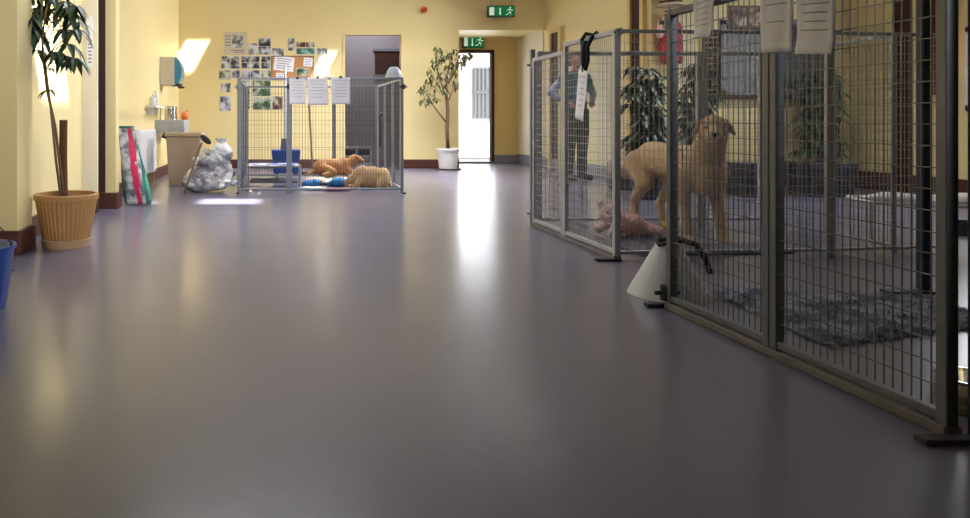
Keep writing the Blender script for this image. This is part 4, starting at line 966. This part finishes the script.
MB().lathe([(.001, .16), (.09, .14), (.11, .02), (.15, -.01), (.153, -.014), (.108, .01), (.085, .13), (.001, .15)], n=32).build('crown', 'sepia', t, smooth=True); MB().lathe([(.112, .02), (.114, .045), (.107, .045), (.107, .02)], n=32).build('band', 'skirt', t)

# ------------------------------------------------------------------ person
t = thing('person', 'person in a teal top and dark trousers standing behind the middle pen, hands on hips', 'person', (3.82, 8.85, 0), R(18))
mb = MB(); e = mb.ell; c = mb.cap
e((0, -.005, 1.545), (.072, .088, .105)); e((0, -.035, 1.50), (.052, .052, .060)); e((0, .012, 1.57), (.078, .085, .082)); c((0, .01, 1.46), .052, (0, .015, 1.38), .058)
mb.tube([(0, -.085, 1.565), (0, -.098, 1.540), (0, -.110, 1.520), (0, -.088, 1.512)], [.010, .012, .016, .010], n=8)
e((0, -.086, 1.487), (.022, .008, .006)); e((0, -.085, 1.478), (.018, .008, .006)); e((-.032, -.080, 1.572), (.016, .010, .006)); e((.032, -.080, 1.572), (.016, .010, .006))
for s in (-1, 1): e((s * .076, .005, 1.535), (.012, .022, .032))
e((0, .01, 1.26), (.145, .095, .13)); e((0, .01, 1.12), (.125, .09, .14)); e((0, .01, .95), (.155, .105, .12)); c((-.12, .012, 1.335), .055, (.12, .012, 1.335), .055)
for s in (-1, 1):
    c((s * .165, .012, 1.325), .055, (s * .33, .07, 1.115), .038); c((s * .33, .07, 1.115), .038, (s * .205, -.055, .985), .025)
    c((s * .085, .0, .88), .085, (s * .095, -.01, .48), .055); c((s * .095, -.01, .48), .052, (s * .105, .02, .09), .034)
    c((s * .105, .02, .05), .034, (s * .12, -.11, .03), .028)
    e((s * .185, -.085, .968), (.030, .040, .018), Matrix.Rotation(R(35 * s), 3, 'Z'))
    for k in range(4):     # fingers wrap round the front of the hip
        L = (.062, .072, .068, .054)[k]; b = Vector((s * (.168 + .004 * k), -.100 - .002 * k, .988 - k * .016)); m1 = b + Vector((-s * L * .5, -.016, -.006)); m2 = m1 + Vector((-s * L * .5, .006, -.010))
        mb.tube([b + Vector((s * .02, .02, 0)), b, m1, m2], [.009, .009, .0085, .007], n=8)
    mb.tube([(s * .20, -.05, .985), (s * .205, -.02, .992), (s * .20, .02, .985), (s * .19, .045, .975)], [.012, .011, .010, .008], n=8)   # thumb to the back
mb.build('body', 'skin', t, remesh=.0065, sm=2)
mb = MB(); e = mb.ell; c = mb.cap
e((0, .01, 1.26), (.163, .110, .135)); e((0, .01, 1.12), (.142, .106, .15)); e((0, .01, .98), (.168, .118, .085)); c((-.12, .012, 1.328), .064, (.12, .012, 1.328), .064); c((0, .012, 1.35), .07, (0, .014, 1.385), .060)
for s in (-1, 1): c((s * .165, .012, 1.318), .066, (s * .22, .03, 1.245), .058)
mb.build('top', 'teal', t, remesh=.010, sm=3)
for s in (-1, 1):
    mb = MB(); mb.cap((s * .205, .026, 1.27), .055, (s * .33, .07, 1.115), .050); mb.cap((s * .33, .07, 1.115), .050, (s * .225, -.035, 1.005), .036); mb.build('sleeve', 'lilac', t, remesh=.009, sm=3)
mb = MB(); mb.ell((0, .01, .90), (.165, .118, .11))
for s in (-1, 1): mb.cap((s * .085, .0, .86), .098, (s * .095, -.01, .48), .072); mb.cap((s * .095, -.01, .48), .072, (s * .105, .015, .11), .058)
mb.build('trousers', 'trouser', t, remesh=.010, sm=3)
mb = MB(); mb.ell((0, .030, 1.585), (.088, .085, .082)); mb.ell((0, .055, 1.53), (.080, .055, .085)); mb.ell((0, -.03, 1.632), (.062, .05, .030))
for s in (-1, 1): mb.ell((s * .070, .025, 1.56), (.022, .05, .05))
mb.build('hair', 'hair', t, remesh=.009, sm=2)
for s in (-1, 1):
    mb = MB(); mb.cap((s * .105, .03, .045), .044, (s * .122, -.12, .036), .038); mb.ell((s * .105, .02, .08), (.042, .048, .03)); o = mb.build('shoe', 'black', t, remesh=.008, sm=2)
    MB().ell((s * .030, -.081, 1.556), (.012, .007, .006), nu=12, nv=8).build('eye', 'black', t)
